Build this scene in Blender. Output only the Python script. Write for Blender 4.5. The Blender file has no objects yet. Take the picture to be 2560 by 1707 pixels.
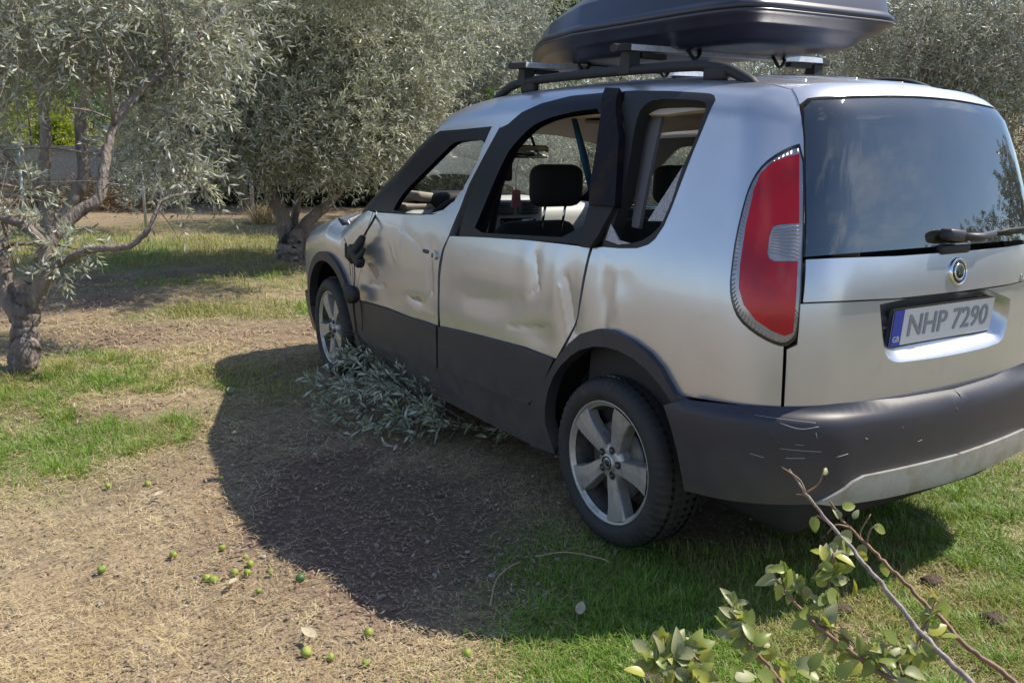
import bpy, math, random
import numpy as np
from mathutils import Vector, Matrix
from mathutils.geometry import delaunay_2d_cdt

sc = bpy.context.scene
COL = sc.collection
rng = np.random.default_rng(7)
random.seed(7)

# ------------------------------------------------------------------ camera
cam = bpy.data.cameras.new('camera'); cam_ob = bpy.data.objects.new('camera', cam); COL.objects.link(cam_ob)
cam.sensor_width = 36; cam.lens = 2180.13 / 2560 * 36; cam.clip_start = .05; cam.clip_end = 2000
CAM = np.array([-2.6475, -2.2008, 1.3372])
cam_ob.matrix_world = Matrix.Translation(CAM.tolist()) @ Matrix.Rotation(-0.57249, 4, 'Z') @ Matrix.Rotation(1.35382, 4, 'X') @ Matrix.Rotation(0.016614, 4, 'Z')
sc.camera = cam_ob

# ------------------------------------------------------------------ light
SUN = np.array([.725, -.225, 1.0]); SUN /= np.linalg.norm(SUN)
world = bpy.data.worlds.new('World'); sc.world = world; world.use_nodes = True
wn = world.node_tree; wn.nodes.clear()
sky = wn.nodes.new('ShaderNodeTexSky'); sky.sky_type = 'NISHITA'; sky.sun_disc = False
sky.sun_elevation = math.asin(SUN[2]); sky.sun_rotation = math.atan2(SUN[0], SUN[1]); sky.air_density = 1.0; sky.dust_density = .5; sky.ozone_density = 2.5
tc = wn.nodes.new('ShaderNodeTexCoord'); mp = wn.nodes.new('ShaderNodeMapping'); mp.inputs['Scale'].default_value = (1, 1, 2.2)
nz = wn.nodes.new('ShaderNodeTexNoise'); nz.inputs['Scale'].default_value = 2.6; nz.inputs['Detail'].default_value = 7; nz.inputs['Roughness'].default_value = .62
rp = wn.nodes.new('ShaderNodeValToRGB'); rp.color_ramp.elements[0].position = .53; rp.color_ramp.elements[1].position = .74
rp.color_ramp.elements[1].color = (.75, .75, .75, 1)
mx = wn.nodes.new('ShaderNodeMixRGB'); mx.inputs['Color2'].default_value = (8.5, 8.8, 9.4, 1)
bg = wn.nodes.new('ShaderNodeBackground'); bg.inputs['Strength'].default_value = .135
wo = wn.nodes.new('ShaderNodeOutputWorld')
L = wn.links.new
L(tc.outputs['Generated'], mp.inputs['Vector']); L(mp.outputs[0], nz.inputs['Vector']); L(nz.outputs['Fac'], rp.inputs[0])
L(rp.outputs[0], mx.inputs['Fac']); L(sky.outputs[0], mx.inputs['Color1']); L(mx.outputs[0], bg.inputs[0]); L(bg.outputs[0], wo.inputs[0])
sl = bpy.data.lights.new('sun', 'SUN'); sl.energy = 5; sl.angle = math.radians(.53); sl.color = (1, .925, .80)
so = bpy.data.objects.new('sun', sl); COL.objects.link(so); so.rotation_euler = Vector(SUN.tolist()).to_track_quat('Z', 'Y').to_euler()
sc.view_settings.view_transform = 'Standard'; sc.view_settings.look = 'None'; sc.view_settings.exposure = .50; sc.view_settings.gamma = 1
sc.view_settings.use_curve_mapping = False

# ------------------------------------------------------------------ materials
def mat(name, col, rough=.6, metal=0, noise=None, bump=None, coat=0, spec=None, trans=0, scale_vec=None):
    m = bpy.data.materials.new(name); m.use_nodes = True; n = m.node_tree; b = n.nodes['Principled BSDF']
    b.inputs['Base Color'].default_value = (*col, 1); b.inputs['Roughness'].default_value = rough; b.inputs['Metallic'].default_value = metal
    if coat: b.inputs['Coat Weight'].default_value = coat; b.inputs['Coat Roughness'].default_value = .06
    if spec is not None: b.inputs['Specular IOR Level'].default_value = spec
    g = n.nodes.new('ShaderNodeNewGeometry'); vec = g.outputs['Position']
    if scale_vec:
        mpn = n.nodes.new('ShaderNodeMapping'); mpn.inputs['Scale'].default_value = scale_vec; n.links.new(vec, mpn.inputs[0]); vec = mpn.outputs[0]
    if noise:      # list of (scale, colour2, lo, hi)
        prev = None
        for sc_, c2, lo, hi in noise:
            t = n.nodes.new('ShaderNodeTexNoise'); t.inputs['Scale'].default_value = sc_; t.inputs['Detail'].default_value = 6; t.inputs['Roughness'].default_value = .65
            n.links.new(vec, t.inputs['Vector'])
            r = n.nodes.new('ShaderNodeMapRange'); r.inputs[1].default_value = lo; r.inputs[2].default_value = hi; n.links.new(t.outputs['Fac'], r.inputs[0])
            x = n.nodes.new('ShaderNodeMixRGB'); n.links.new(r.outputs[0], x.inputs['Fac']); x.inputs['Color2'].default_value = (*c2, 1)
            if prev: n.links.new(prev, x.inputs['Color1'])
            else: x.inputs['Color1'].default_value = (*col, 1)
            prev = x.outputs[0]
        n.links.new(prev, b.inputs['Base Color'])
    if bump:
        t = n.nodes.new('ShaderNodeTexNoise'); t.inputs['Scale'].default_value = bump[0]; t.inputs['Detail'].default_value = 5
        n.links.new(vec, t.inputs['Vector'])
        bp = n.nodes.new('ShaderNodeBump'); bp.inputs['Strength'].default_value = bump[1]; bp.inputs['Distance'].default_value = bump[2] if len(bump) > 2 else .01
        n.links.new(t.outputs['Fac'], bp.inputs['Height']); n.links.new(bp.outputs[0], b.inputs['Normal'])
    return m

def leafmat(name, top, under, tip, sc_=3.0, transl=.25, rough=.5, fine=25):
    m = mat(name, top, rough, noise=[(sc_, tip, .42, .66), (fine, tuple(c * .55 for c in top), .5, .75)])
    n = m.node_tree; b = n.nodes['Principled BSDF']; src = b.inputs['Base Color'].links[0].from_socket
    g = n.nodes.new('ShaderNodeNewGeometry'); x = n.nodes.new('ShaderNodeMixRGB'); x.inputs['Color2'].default_value = (*under, 1)
    n.links.new(g.outputs['Backfacing'], x.inputs['Fac']); n.links.new(src, x.inputs['Color1']); n.links.new(x.outputs[0], b.inputs['Base Color'])
    tr = n.nodes.new('ShaderNodeBsdfTranslucent'); n.links.new(x.outputs[0], tr.inputs[0]); ms = n.nodes.new('ShaderNodeMixShader'); ms.inputs[0].default_value = transl
    n.links.new(b.outputs[0], ms.inputs[1]); n.links.new(tr.outputs[0], ms.inputs[2]); n.links.new(ms.outputs[0], n.nodes['Material Output'].inputs[0])
    return m

def glassmat(name, tint, refl=(.9, .95, 1), dirt=.0, ior=1.52):
    m = bpy.data.materials.new(name); m.use_nodes = True; n = m.node_tree; n.nodes.clear()
    o = n.nodes.new('ShaderNodeOutputMaterial'); t = n.nodes.new('ShaderNodeBsdfTransparent'); t.inputs[0].default_value = (*tint, 1)
    gl = n.nodes.new('ShaderNodeBsdfGlossy'); gl.inputs['Roughness'].default_value = .015; gl.inputs[0].default_value = (*refl, 1)
    lw = n.nodes.new('ShaderNodeLayerWeight'); pw = n.nodes.new('ShaderNodeMath'); pw.operation = 'POWER'; pw.inputs[1].default_value = 4.2; n.links.new(lw.outputs['Facing'], pw.inputs[0])
    fr = n.nodes.new('ShaderNodeMapRange'); b0 = ((ior - 1) / (ior + 1)) ** 2; fr.inputs[3].default_value = b0; n.links.new(pw.outputs[0], fr.inputs[0]); x = n.nodes.new('ShaderNodeMixShader')
    n.links.new(fr.outputs[0], x.inputs[0]); n.links.new(t.outputs[0], x.inputs[1]); n.links.new(gl.outputs[0], x.inputs[2]); out = x.outputs[0]
    if dirt:
        d = n.nodes.new('ShaderNodeBsdfDiffuse'); d.inputs[0].default_value = (.55, .52, .48, 1); y = n.nodes.new('ShaderNodeMixShader')
        tx = n.nodes.new('ShaderNodeTexNoise'); tx.inputs['Scale'].default_value = 5; tx.inputs['Detail'].default_value = 8; g = n.nodes.new('ShaderNodeNewGeometry'); n.links.new(g.outputs['Position'], tx.inputs[0])
        r = n.nodes.new('ShaderNodeMapRange'); r.inputs[1].default_value = .4; r.inputs[2].default_value = .8; r.inputs[3].default_value = dirt * .3; r.inputs[4].default_value = dirt * 1.6; n.links.new(tx.outputs[0], r.inputs[0])
        n.links.new(r.outputs[0], y.inputs[0]); n.links.new(out, y.inputs[1]); n.links.new(d.outputs[0], y.inputs[2]); out = y.outputs[0]
    n.links.new(out, o.inputs[0]); return m

PAINT = mat('silver_metallic_paint', (.53, .545, .60), .30, .78, coat=.55, noise=[(2.5, (.49, .50, .55), .45, .7), (9, (.45, .455, .48), .62, .8)], bump=(900, .04, .001))
CLAD = mat('grained_grey_plastic', (.028, .027, .039), .46, spec=.45, noise=[(6, (.036, .034, .037), .5, .75), (45, (.075, .072, .072), .66, .8)], bump=(700, .15, .001))
# dust low on the plastic and paint
for m_, dustc, z0, z1, amt in ((PAINT, (.34, .30, .26), .75, .35, .28), (CLAD, (.16, .14, .12), .55, .28, .6)):
    n = m_.node_tree; b = n.nodes['Principled BSDF']; src = b.inputs['Base Color'].links[0].from_socket
    g = n.nodes.new('ShaderNodeNewGeometry'); s = n.nodes.new('ShaderNodeSeparateXYZ'); n.links.new(g.outputs['Position'], s.inputs[0])
    t = n.nodes.new('ShaderNodeTexNoise'); t.inputs['Scale'].default_value = 14; t.inputs['Detail'].default_value = 7; n.links.new(g.outputs['Position'], t.inputs[0])
    r = n.nodes.new('ShaderNodeMapRange'); r.inputs[1].default_value = z0; r.inputs[2].default_value = z1; r.inputs[4].default_value = amt; n.links.new(s.outputs[2], r.inputs[0])
    k = n.nodes.new('ShaderNodeMath'); k.operation = 'MULTIPLY'; n.links.new(r.outputs[0], k.inputs[0]); n.links.new(t.outputs[0], k.inputs[1])
    x = n.nodes.new('ShaderNodeMixRGB'); n.links.new(k.outputs[0], x.inputs[0]); n.links.new(src, x.inputs[1]); x.inputs[2].default_value = (*dustc, 1); n.links.new(x.outputs[0], b.inputs['Base Color'])
BLACK = mat('black_door_frame', (.004, .0035, .008), .36, spec=.22)
RUBBER = mat('black_rubber', (.012, .012, .013), .6)
DUSTBLACK = mat('dusty_black_strip', (.012, .010, .012), .4, noise=[(18, (.05, .04, .033), .5, .7)])
TAPE = mat('black_plastic_film', (.005, .004, .009), .6, spec=.18, noise=[(9, (.024, .012, .009), .5, .68)], bump=(14, .5, .02))
TRIMIN = mat('dark_interior_trim', (.011, .010, .013), .7)
HEADL = mat('beige_headliner', (.42, .36, .30), .9)
LTRIM = mat('grey_pillar_trim', (.15, .145, .16), .6)
DASH = mat('light_grey_dashboard', (.42, .42, .41), .55)
SEAT = mat('black_seat_cloth', (.012, .012, .014), .85, bump=(300, .2, .002))
ALLOY = mat('dirty_alloy', (.42, .41, .40), .38, .55, noise=[(16, (.22, .20, .17), .48, .75), (60, (.16, .14, .12), .6, .78)])
ALLOYD = mat('dark_alloy_barrel', (.12, .115, .11), .5, .5, noise=[(20, (.05, .045, .04), .4, .7)])
TYRE = mat('tyre_rubber', (.020, .020, .021), .72, noise=[(8, (.06, .052, .045), .52, .8)], bump=(120, .3, .004))
CHROME = mat('chrome', (.75, .75, .76), .12, 1)
ALU = mat('brushed_aluminium', (.72, .72, .76), .35, .4, noise=[(30, (.5, .5, .52), .4, .7)])
BOXM = mat('dark_grey_roof_box', (.026, .026, .045), .30, spec=.6, bump=(500, .06, .001))
REDL = mat('red_tail_lens', (.46, .001, .012), .16, coat=.25, spec=.35, noise=[(5, (.30, .001, .012), .45, .62), (14, (.46, .004, .014), .58, .7)])
CLEARL = mat('clear_ribbed_lens', (.30, .29, .32), .10, .45, coat=.6)
WINT = glassmat('tinted_rear_glass', (.20, .235, .25), dirt=.03, ior=2.1)
WCLR = glassmat('window_glass', (.86, .90, .88), dirt=0, ior=1.4)
SHARD = mat('crazed_glass', (.42, .40, .42), .3, noise=[(200, (.15, .14, .16), .4, .6)])
GLOSSB = mat('gloss_black', (.006, .006, .008), .08, coat=.5)
WHITE = mat('plate_white', (.62, .62, .64), .35)
BLUE = mat('plate_blue', (.02, .05, .42), .35)
INK = mat('plate_ink', (.25, .25, .29), .5)
SILV = mat('skid_plate_silver', (.36, .36, .36), .45, .3, noise=[(12, (.28, .25, .20), .45, .7)])
PRIMER = mat('scraped_primer', (.34, .24, .20), .7)
WHITESC = mat('pale_scratch', (.30, .295, .31), .6)

XC=-.055
def pch(x,X,Y):
    X=np.asarray(X,float);Y=np.asarray(Y,float);x=np.clip(x,X[0],X[-1])
    d=np.diff(Y)/np.diff(X);m=np.r_[d[0],(d[:-1]+d[1:])/2,d[-1]]
    i=np.clip(np.searchsorted(X,x)-1,0,len(X)-2);h=X[i+1]-X[i];t=(x-X[i])/h
    return (2*t**3-3*t**2+1)*Y[i]+(t**3-2*t**2+t)*h*m[i]+(-2*t**3+3*t**2)*Y[i+1]+(t**3-t**2)*h*m[i+1]
WY=([-.9,-.6,-.3,0,.4,2.2,2.6,2.9,3.15,3.35,3.5],[.685,.72,.753,.773,.785,.785,.777,.755,.715,.645,.565])
FS=([0,.2,.3,.45,.7,.9,1.0,1.1,1.45,1.7],[.09,.05,.025,.006,0,.006,.02,.043,.142,.22])
FR=([0,.3,.6,.95,1.05,1.25,1.5,1.7],[.0,.0,.0,.01,.025,.075,.155,.23])
ZR=([-.9,-.5,-.2,.2,.8,1.2,1.45,1.65,2.55,2.75,3.0,3.25,3.4,3.5],[1.50,1.555,1.592,1.61,1.612,1.592,1.552,1.49,1.035,.98,.925,.84,.75,.66])
def F(P):
    P=np.atleast_2d(P);x=np.abs(P[:,0]-XC);y=P[:,1];z=P[:,2]
    gs=x-(pch(y,*WY)-pch(z,*FS))
    gr=-y-(.715-.055*(x/.65)**2-pch(z,*FR))
    gf=y-(3.45-.10*(x/.65)**2-.12*np.clip((z-.55)/.4,0,1)**2)
    w=np.clip((y-1.45)/.35,0,1)*np.clip((2.65-y)/.25,0,1)
    gt=(z-(pch(y,*ZR)-(.045+.060*w)*(x/.55)**2))*np.where(y>1.5,.85,1)
    r1=.20;q=lambda g,r:np.maximum(g+r,0)
    a=np.sqrt(q(gs,r1)**2+q(gr,r1)**2+q(gf,r1)**2)-r1
    r2=.09
    return np.sqrt(q(a,r2)**2+q(gt,r2)**2)-r2
O = {
 'front_door_skin': [(-0.839,2.164,0.532),(-0.841,2.133,0.626),(-0.838,2.025,0.865),(-0.82,1.957,1.01),(-0.82,1.724,1.02),(-0.819,1.539,1.027),(-0.817,1.37,1.039),(-0.81,1.222,1.071),(-0.799,1.145,1.115),(-0.784,1.092,1.171),(-0.766,1.052,1.236),(-0.751,1.027,1.287),(-0.731,1.012,1.357),(-0.711,0.988,1.424),(-0.71,0.92,1.427),(-0.723,0.945,1.382),(-0.744,0.984,1.313),(-0.778,1.05,1.192),(-0.807,1.083,1.081),(-0.832,1.136,0.965),(-0.84,1.181,0.898),(-0.844,1.203,0.835),(-0.845,1.211,0.779),(-0.845,1.212,0.556),(-0.845,1.338,0.556),(-0.844,1.499,0.549),(-0.843,1.762,0.551),(-0.841,1.955,0.544)],
 'front_window': [(-0.817,1.703,1.035),(-0.805,1.668,1.087),(-0.793,1.623,1.132),(-0.769,1.478,1.223),(-0.747,1.354,1.301),(-0.735,1.289,1.342),(-0.731,1.229,1.359),(-0.727,1.024,1.369),(-0.751,1.033,1.287),(-0.766,1.058,1.236),(-0.784,1.105,1.17),(-0.799,1.159,1.115),(-0.81,1.237,1.071),(-0.814,1.317,1.056)],
 'front_frame_outer': [(-0.818,2.04,1.017),(-0.793,1.942,1.125),(-0.76,1.775,1.251),(-0.73,1.6,1.354),(-0.714,1.43,1.412),(-0.713,1.219,1.418),(-0.71,0.992,1.427),(-0.711,0.988,1.424),(-0.729,1.009,1.363),(-0.751,1.024,1.289),(-0.765,1.049,1.237),(-0.784,1.091,1.169),(-0.799,1.145,1.114),(-0.81,1.222,1.069),(-0.816,1.312,1.044),(-0.819,1.622,1.027)],
 'front_door_cladding': [(-0.839,2.164,0.528),(-0.841,1.955,0.54),(-0.843,1.762,0.547),(-0.844,1.499,0.546),(-0.845,1.338,0.553),(-0.845,1.21,0.553),(-0.84,1.214,0.457),(-0.83,1.231,0.355),(-0.829,1.371,0.349),(-0.827,1.538,0.339),(-0.822,1.815,0.319),(-0.818,2.018,0.307),(-0.822,2.161,0.339),(-0.833,2.165,0.437)],
 'rear_door_skin': [(-0.832,1.124,0.965),(-0.828,0.886,0.983),(-0.822,0.554,1.002),(-0.817,0.333,1.009),(-0.812,0.163,1.013),(-0.819,0.167,0.977),(-0.832,0.185,0.858),(-0.835,0.202,0.769),(-0.837,0.25,0.684),(-0.838,0.307,0.595),(-0.841,0.51,0.6),(-0.844,0.851,0.583),(-0.845,1.006,0.574),(-0.845,1.187,0.56),(-0.846,1.193,0.672),(-0.845,1.189,0.782),(-0.84,1.161,0.9)],
 'rear_door_cladding': [(-0.845,1.187,0.557),(-0.845,1.006,0.571),(-0.844,0.851,0.58),(-0.841,0.51,0.597),(-0.838,0.308,0.593),(-0.836,0.364,0.499),(-0.832,0.423,0.421),(-0.828,0.484,0.375),(-0.829,0.633,0.368),(-0.83,0.81,0.363),(-0.83,1.003,0.362),(-0.83,1.213,0.356),(-0.84,1.196,0.461)],
 'rear_frame_outer': [(-0.83,1.038,0.973),(-0.822,1.035,1.016),(-0.794,1.02,1.134),(-0.761,0.992,1.251),(-0.74,0.966,1.325),(-0.712,0.912,1.419),(-0.707,0.856,1.435),(-0.692,0.782,1.479),(-0.672,0.671,1.511),(-0.651,0.512,1.533),(-0.642,0.33,1.537),(-0.64,0.257,1.536),(-0.712,0.169,1.386),(-0.754,0.14,1.237),(-0.779,0.128,1.145),(-0.809,0.143,1.025),(-0.811,0.171,1.02),(-0.816,0.329,1.015),(-0.823,0.614,1.001)],
 'rear_window': [(-0.823,0.912,1.012),(-0.806,0.882,1.083),(-0.784,0.854,1.165),(-0.744,0.803,1.309),(-0.728,0.755,1.362),(-0.711,0.679,1.417),(-0.705,0.62,1.435),(-0.7,0.561,1.449),(-0.693,0.417,1.466),(-0.689,0.288,1.471),(-0.729,0.232,1.333),(-0.764,0.231,1.211),(-0.806,0.234,1.051),(-0.818,0.638,1.027)],
 'tape': [(-0.66,0.305,1.553),(-0.663,0.221,1.547),(-0.74,0.12,1.385),(-0.781,0.075,1.24),(-0.802,0.052,1.159),(-0.807,0.184,1.157),(-0.792,0.202,1.216),(-0.759,0.219,1.333),(-0.719,0.247,1.469)],
 'qw_outer': [(-0.808,0.099,1.021),(-0.804,0.015,1.025),(-0.798,-0.062,1.033),(-0.792,-0.108,1.049),(-0.786,-0.131,1.068),(-0.773,-0.155,1.111),(-0.76,-0.167,1.16),(-0.744,-0.176,1.215),(-0.707,-0.196,1.338),(-0.682,-0.212,1.419),(-0.648,-0.218,1.493),(-0.638,-0.202,1.507),(-0.634,-0.183,1.513),(-0.633,-0.158,1.516),(-0.634,-0.001,1.529),(-0.634,0.166,1.538),(-0.636,0.223,1.539),(-0.71,0.129,1.386),(-0.752,0.098,1.239),(-0.775,0.099,1.154)],
 'qw_window': [(-0.798,0.076,1.06),(-0.778,0.06,1.138),(-0.757,0.056,1.215),(-0.729,0.067,1.313),(-0.709,0.079,1.386),(-0.689,0.084,1.451),(-0.677,0.066,1.48),(-0.668,0.034,1.494),(-0.662,-0.087,1.49),(-0.661,-0.165,1.482),(-0.666,-0.191,1.47),(-0.675,-0.194,1.449),(-0.7,-0.186,1.365),(-0.722,-0.166,1.294),(-0.741,-0.164,1.229),(-0.754,-0.159,1.184),(-0.768,-0.147,1.135),(-0.779,-0.121,1.098),(-0.791,-0.068,1.064),(-0.797,0.007,1.051)],
 'shard': [(-0.722,-0.168,1.295),(-0.775,-0.078,1.121),(-0.77,-0.143,1.125),(-0.753,-0.158,1.187)],
 'uniside': [(-0.808,-0.3,0.605),(-0.795,-0.431,0.619),(-0.766,-0.53,0.626),(-0.707,-0.609,0.633),(-0.709,-0.606,0.736),(-0.71,-0.603,0.81),(-0.681,-0.619,0.921),(-0.664,-0.606,1.038),(-0.643,-0.579,1.154),(-0.594,-0.514,1.381),(-0.584,-0.493,1.436),(-0.568,-0.466,1.48),(-0.553,-0.436,1.51),(-0.551,-0.423,1.517)],
 'door_open': [(-0.838,0.293,0.591),(-0.837,0.238,0.683),(-0.835,0.191,0.77),(-0.832,0.172,0.86),(-0.818,0.156,0.977),(-0.812,0.149,1.012)],
 'rear_arch_out': [(-0.839,0.451,0.388),(-0.845,0.373,0.475),(-0.848,0.286,0.593),(-0.846,0.22,0.669),(-0.844,0.15,0.717),(-0.841,0.061,0.751),(-0.838,-0.003,0.759),(-0.833,-0.096,0.744),(-0.828,-0.176,0.717),(-0.824,-0.234,0.681),(-0.818,-0.301,0.61)],
 'rear_arch_in': [(-0.85,0.288,0.431),(-0.855,0.24,0.54),(-0.855,0.18,0.616),(-0.853,0.112,0.668),(-0.85,0.046,0.693),(-0.847,-0.029,0.704),(-0.842,-0.111,0.691),(-0.837,-0.192,0.638),(-0.831,-0.251,0.568),(-0.826,-0.29,0.508),(-0.815,-0.343,0.417),(-0.796,-0.397,0.312)],
 'front_arch_out': [(-0.816,2.841,0.661),(-0.825,2.727,0.717),(-0.831,2.61,0.741),(-0.836,2.471,0.734),(-0.838,2.377,0.693),(-0.839,2.291,0.613),(-0.839,2.265,0.571)],
 'front_arch_in': [(-0.839,2.802,0.594),(-0.845,2.73,0.652),(-0.852,2.61,0.687),(-0.856,2.485,0.69),(-0.858,2.389,0.67),(-0.859,2.316,0.611),(-0.858,2.251,0.529),(-0.853,2.211,0.433),(-0.842,2.198,0.343),(-0.834,2.165,0.292)],
 'fender': [(-0.84,2.155,0.619),(-0.839,2.175,0.53),(-0.841,2.143,0.625),(-0.838,2.037,0.864),(-0.82,1.969,1.01),(-0.819,2.038,1.014),(-0.826,2.385,0.938),(-0.821,2.73,0.822),(-0.817,2.834,0.73),(-0.801,2.978,0.607),(-0.03,5.261,0.123)],
 'tailgate_edge': [(-0.544,-0.426,1.519),(-0.547,-0.442,1.51),(-0.561,-0.468,1.483),(-0.579,-0.498,1.436),(-0.59,-0.518,1.381),(-0.643,-0.579,1.154),(-0.662,-0.607,1.038),(-0.677,-0.621,0.933),(-0.681,-0.626,0.861),(-0.682,-0.627,0.824),(-0.707,-0.606,0.804),(-0.702,-0.613,0.636),(-0.538,-0.684,0.637),(-0.162,-0.713,0.621),(0.211,-0.706,0.62),(0.467,-0.679,0.614)],
 'glass': [(-0.591,-0.516,1.381),(-0.583,-0.5,1.425),(-0.562,-0.471,1.48),(-0.471,-0.518,1.491),(-0.228,-0.54,1.504),(-0.035,-0.545,1.505),(0.204,-0.533,1.503),(4.32,1.712,1.716),(0.371,-0.537,1.465),(4.405,1.573,1.485),(4.444,1.502,1.26),(0.374,-0.664,1.059),(-0.07,-0.689,1.054),(-0.431,-0.67,1.056),(-0.657,-0.606,1.055)],
 'spoilertop': [(-0.55,-0.422,1.517),(-0.464,-0.46,1.531),(-0.342,-0.483,1.537),(-0.068,-0.495,1.546),(4.166,1.96,1.853),(4.311,1.719,1.805),(4.349,1.656,1.752)],
 'band': [(-0.662,-0.603,1.049),(-0.396,-0.674,1.054),(0.375,-0.666,1.051),(0.378,-0.683,0.916),(0.26,-0.694,0.92),(-0.426,-0.689,0.932),(-0.676,-0.622,0.93)],
 'niche': [(-0.419,-0.689,0.933),(-0.409,-0.694,0.871),(-0.387,-0.699,0.782),(-0.364,-0.701,0.753),(-0.332,-0.704,0.74),(-0.299,-0.706,0.736),(-0.052,-0.714,0.731),(0.22,-0.704,0.734),(0.27,-0.7,0.758),(0.286,-0.692,0.921)],
 'niche_in': [(-0.342,-0.657,0.915),(-0.328,-0.662,0.831),(-0.303,-0.666,0.75),(0.013,-0.673,0.741),(0.258,-0.661,0.74),(0.235,-0.658,0.905)],
 'lamp': [(-0.603,-0.524,1.369),(-0.634,-0.499,1.356),(-0.67,-0.467,1.326),(-0.693,-0.448,1.294),(-0.712,-0.438,1.253),(-0.729,-0.436,1.205),(-0.758,-0.44,1.105),(-0.776,-0.449,1.025),(-0.787,-0.457,0.961),(-0.79,-0.473,0.914),(-0.785,-0.499,0.872),(-0.767,-0.54,0.84),(-0.741,-0.581,0.817),(-0.715,-0.61,0.807),(-0.699,-0.625,0.821),(-0.689,-0.632,0.842),(-0.683,-0.628,0.929),(-0.668,-0.609,1.054),(-0.64,-0.577,1.192)],
 'red': [(-0.62,-0.527,1.337),(-0.644,-0.505,1.331),(-0.673,-0.476,1.312),(-0.695,-0.459,1.282),(-0.712,-0.455,1.238),(-0.743,-0.462,1.139),(-0.77,-0.476,1.028),(-0.78,-0.486,0.964),(-0.779,-0.508,0.918),(-0.765,-0.544,0.878),(-0.738,-0.585,0.85),(-0.717,-0.609,0.84),(-0.701,-0.624,0.849),(-0.695,-0.621,0.921),(-0.68,-0.603,1.047),(-0.723,-0.557,1.044),(-0.73,-0.545,1.05),(-0.73,-0.536,1.065),(-0.719,-0.529,1.111),(-0.71,-0.529,1.135),(-0.701,-0.538,1.143),(-0.66,-0.58,1.149)],
 'rev': [(-0.7,-0.539,1.142),(-0.66,-0.581,1.148),(-0.679,-0.604,1.048),(-0.721,-0.558,1.045),(-0.728,-0.546,1.051),(-0.729,-0.538,1.065),(-0.718,-0.53,1.112),(-0.709,-0.531,1.133)],
 'bumptop': [(-0.843,-0.241,0.603),(-0.835,-0.329,0.616),(-0.787,-0.548,0.633),(-0.726,-0.627,0.639),(-0.572,-0.709,0.645),(-0.209,-0.742,0.632),(0.148,-0.739,0.632),(0.385,-0.719,0.629)],
 'bumpbot': [(-0.824,-0.45,0.337),(-0.795,-0.542,0.347),(-0.725,-0.64,0.361),(-0.641,-0.703,0.369),(-0.544,-0.734,0.433),(-0.495,-0.74,0.439),(-0.2,-0.763,0.424),(0.168,-0.759,0.406),(0.415,-0.736,0.395)],
 'skidbot': [(-0.641,-0.703,0.369),(-0.386,-0.751,0.363),(-0.131,-0.764,0.348),(0.183,-0.758,0.351),(0.425,-0.735,0.37)],
}
# ------------------------------------------------------------------ helpers
def new_ob(name, me, parent=None, loc=None):
    o = bpy.data.objects.new(name, me); COL.objects.link(o)
    if parent is not None: o.parent = parent
    if loc is not None: o.location = loc
    return o
def empty(name, loc=(0, 0, 0), parent=None):
    o = bpy.data.objects.new(name, None); COL.objects.link(o); o.location = loc; o.empty_display_size = .1
    if parent is not None: o.parent = parent
    return o
def tag(o, label=None, cat=None, group=None, kind=None):
    if label: o['label'] = label
    if cat: o['category'] = cat
    if group: o['group'] = group
    if kind: o['kind'] = kind
    return o
def mesh(name, V, Fc, m, parent=None, smooth=True, mi=None):
    me = bpy.data.meshes.new(name); me.from_pydata([tuple(map(float, v)) for v in V], [], Fc)
    for x in (m if isinstance(m, (list, tuple)) else [m]): me.materials.append(x)
    if smooth: me.polygons.foreach_set('use_smooth', [True] * len(me.polygons))
    if mi is not None: me.polygons.foreach_set('material_index', mi)
    me.update(); return new_ob(name, me, parent)
def quads(name, V, m, parent=None, smooth=False):
    """V: (n,4,3) array -> n separate quads"""
    n = len(V); me = bpy.data.meshes.new(name); me.vertices.add(4 * n); me.vertices.foreach_set('co', np.ascontiguousarray(V, dtype=np.float32).ravel())
    me.loops.add(4 * n); me.loops.foreach_set('vertex_index', np.arange(4 * n, dtype=np.int32)); me.polygons.add(n)
    me.polygons.foreach_set('loop_start', np.arange(0, 4 * n, 4, dtype=np.int32)); me.polygons.foreach_set('loop_total', np.full(n, 4, dtype=np.int32))
    me.materials.append(m); me.update(calc_edges=True); return new_ob(name, me, parent)
def merge(parts):
    V = []; Fc = []
    for v, f in parts:
        b = len(V); V += [tuple(q) for q in v]; Fc += [tuple(i + b for i in t) for t in f]
    return V, Fc
def unit(v):
    v = np.asarray(v, float); return v / (np.linalg.norm(v, axis=-1, keepdims=True) + 1e-12)
def tube(P, Rr, n=8, cap=True, rough=0):
    P = np.array(P, float); Rr = np.broadcast_to(Rr, (len(P),)); T = unit(np.gradient(P, axis=0)); up = np.array([0, 0, 1.]) if abs(T[0][2]) < .9 else np.array([1., 0, 0])
    V = []; Fc = []; a = unit(np.cross(T[0], up))
    for i in range(len(P)):
        a = unit(a - T[i] * np.dot(a, T[i])); b = np.cross(T[i], a)
        for k in range(n):
            t = 2 * math.pi * k / n; r = Rr[i] * (1 + (rough * (rng.random() - .5) if rough else 0)); V.append(P[i] + r * (a * math.cos(t) + b * math.sin(t)))
    for i in range(len(P) - 1):
        for k in range(n):
            Fc.append((i * n + k, i * n + (k + 1) % n, (i + 1) * n + (k + 1) % n, (i + 1) * n + k))
    if cap: Fc.append(tuple(range(n))[::-1]); Fc.append(tuple((len(P) - 1) * n + k for k in range(n)))
    return V, Fc
def spline(P, n=8):
    P = np.array(P, float); t = np.arange(len(P)); tt = np.linspace(0, len(P) - 1, (len(P) - 1) * n + 1)
    return np.stack([pch(tt, t, P[:, i]) for i in range(P.shape[1])], 1)
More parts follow.
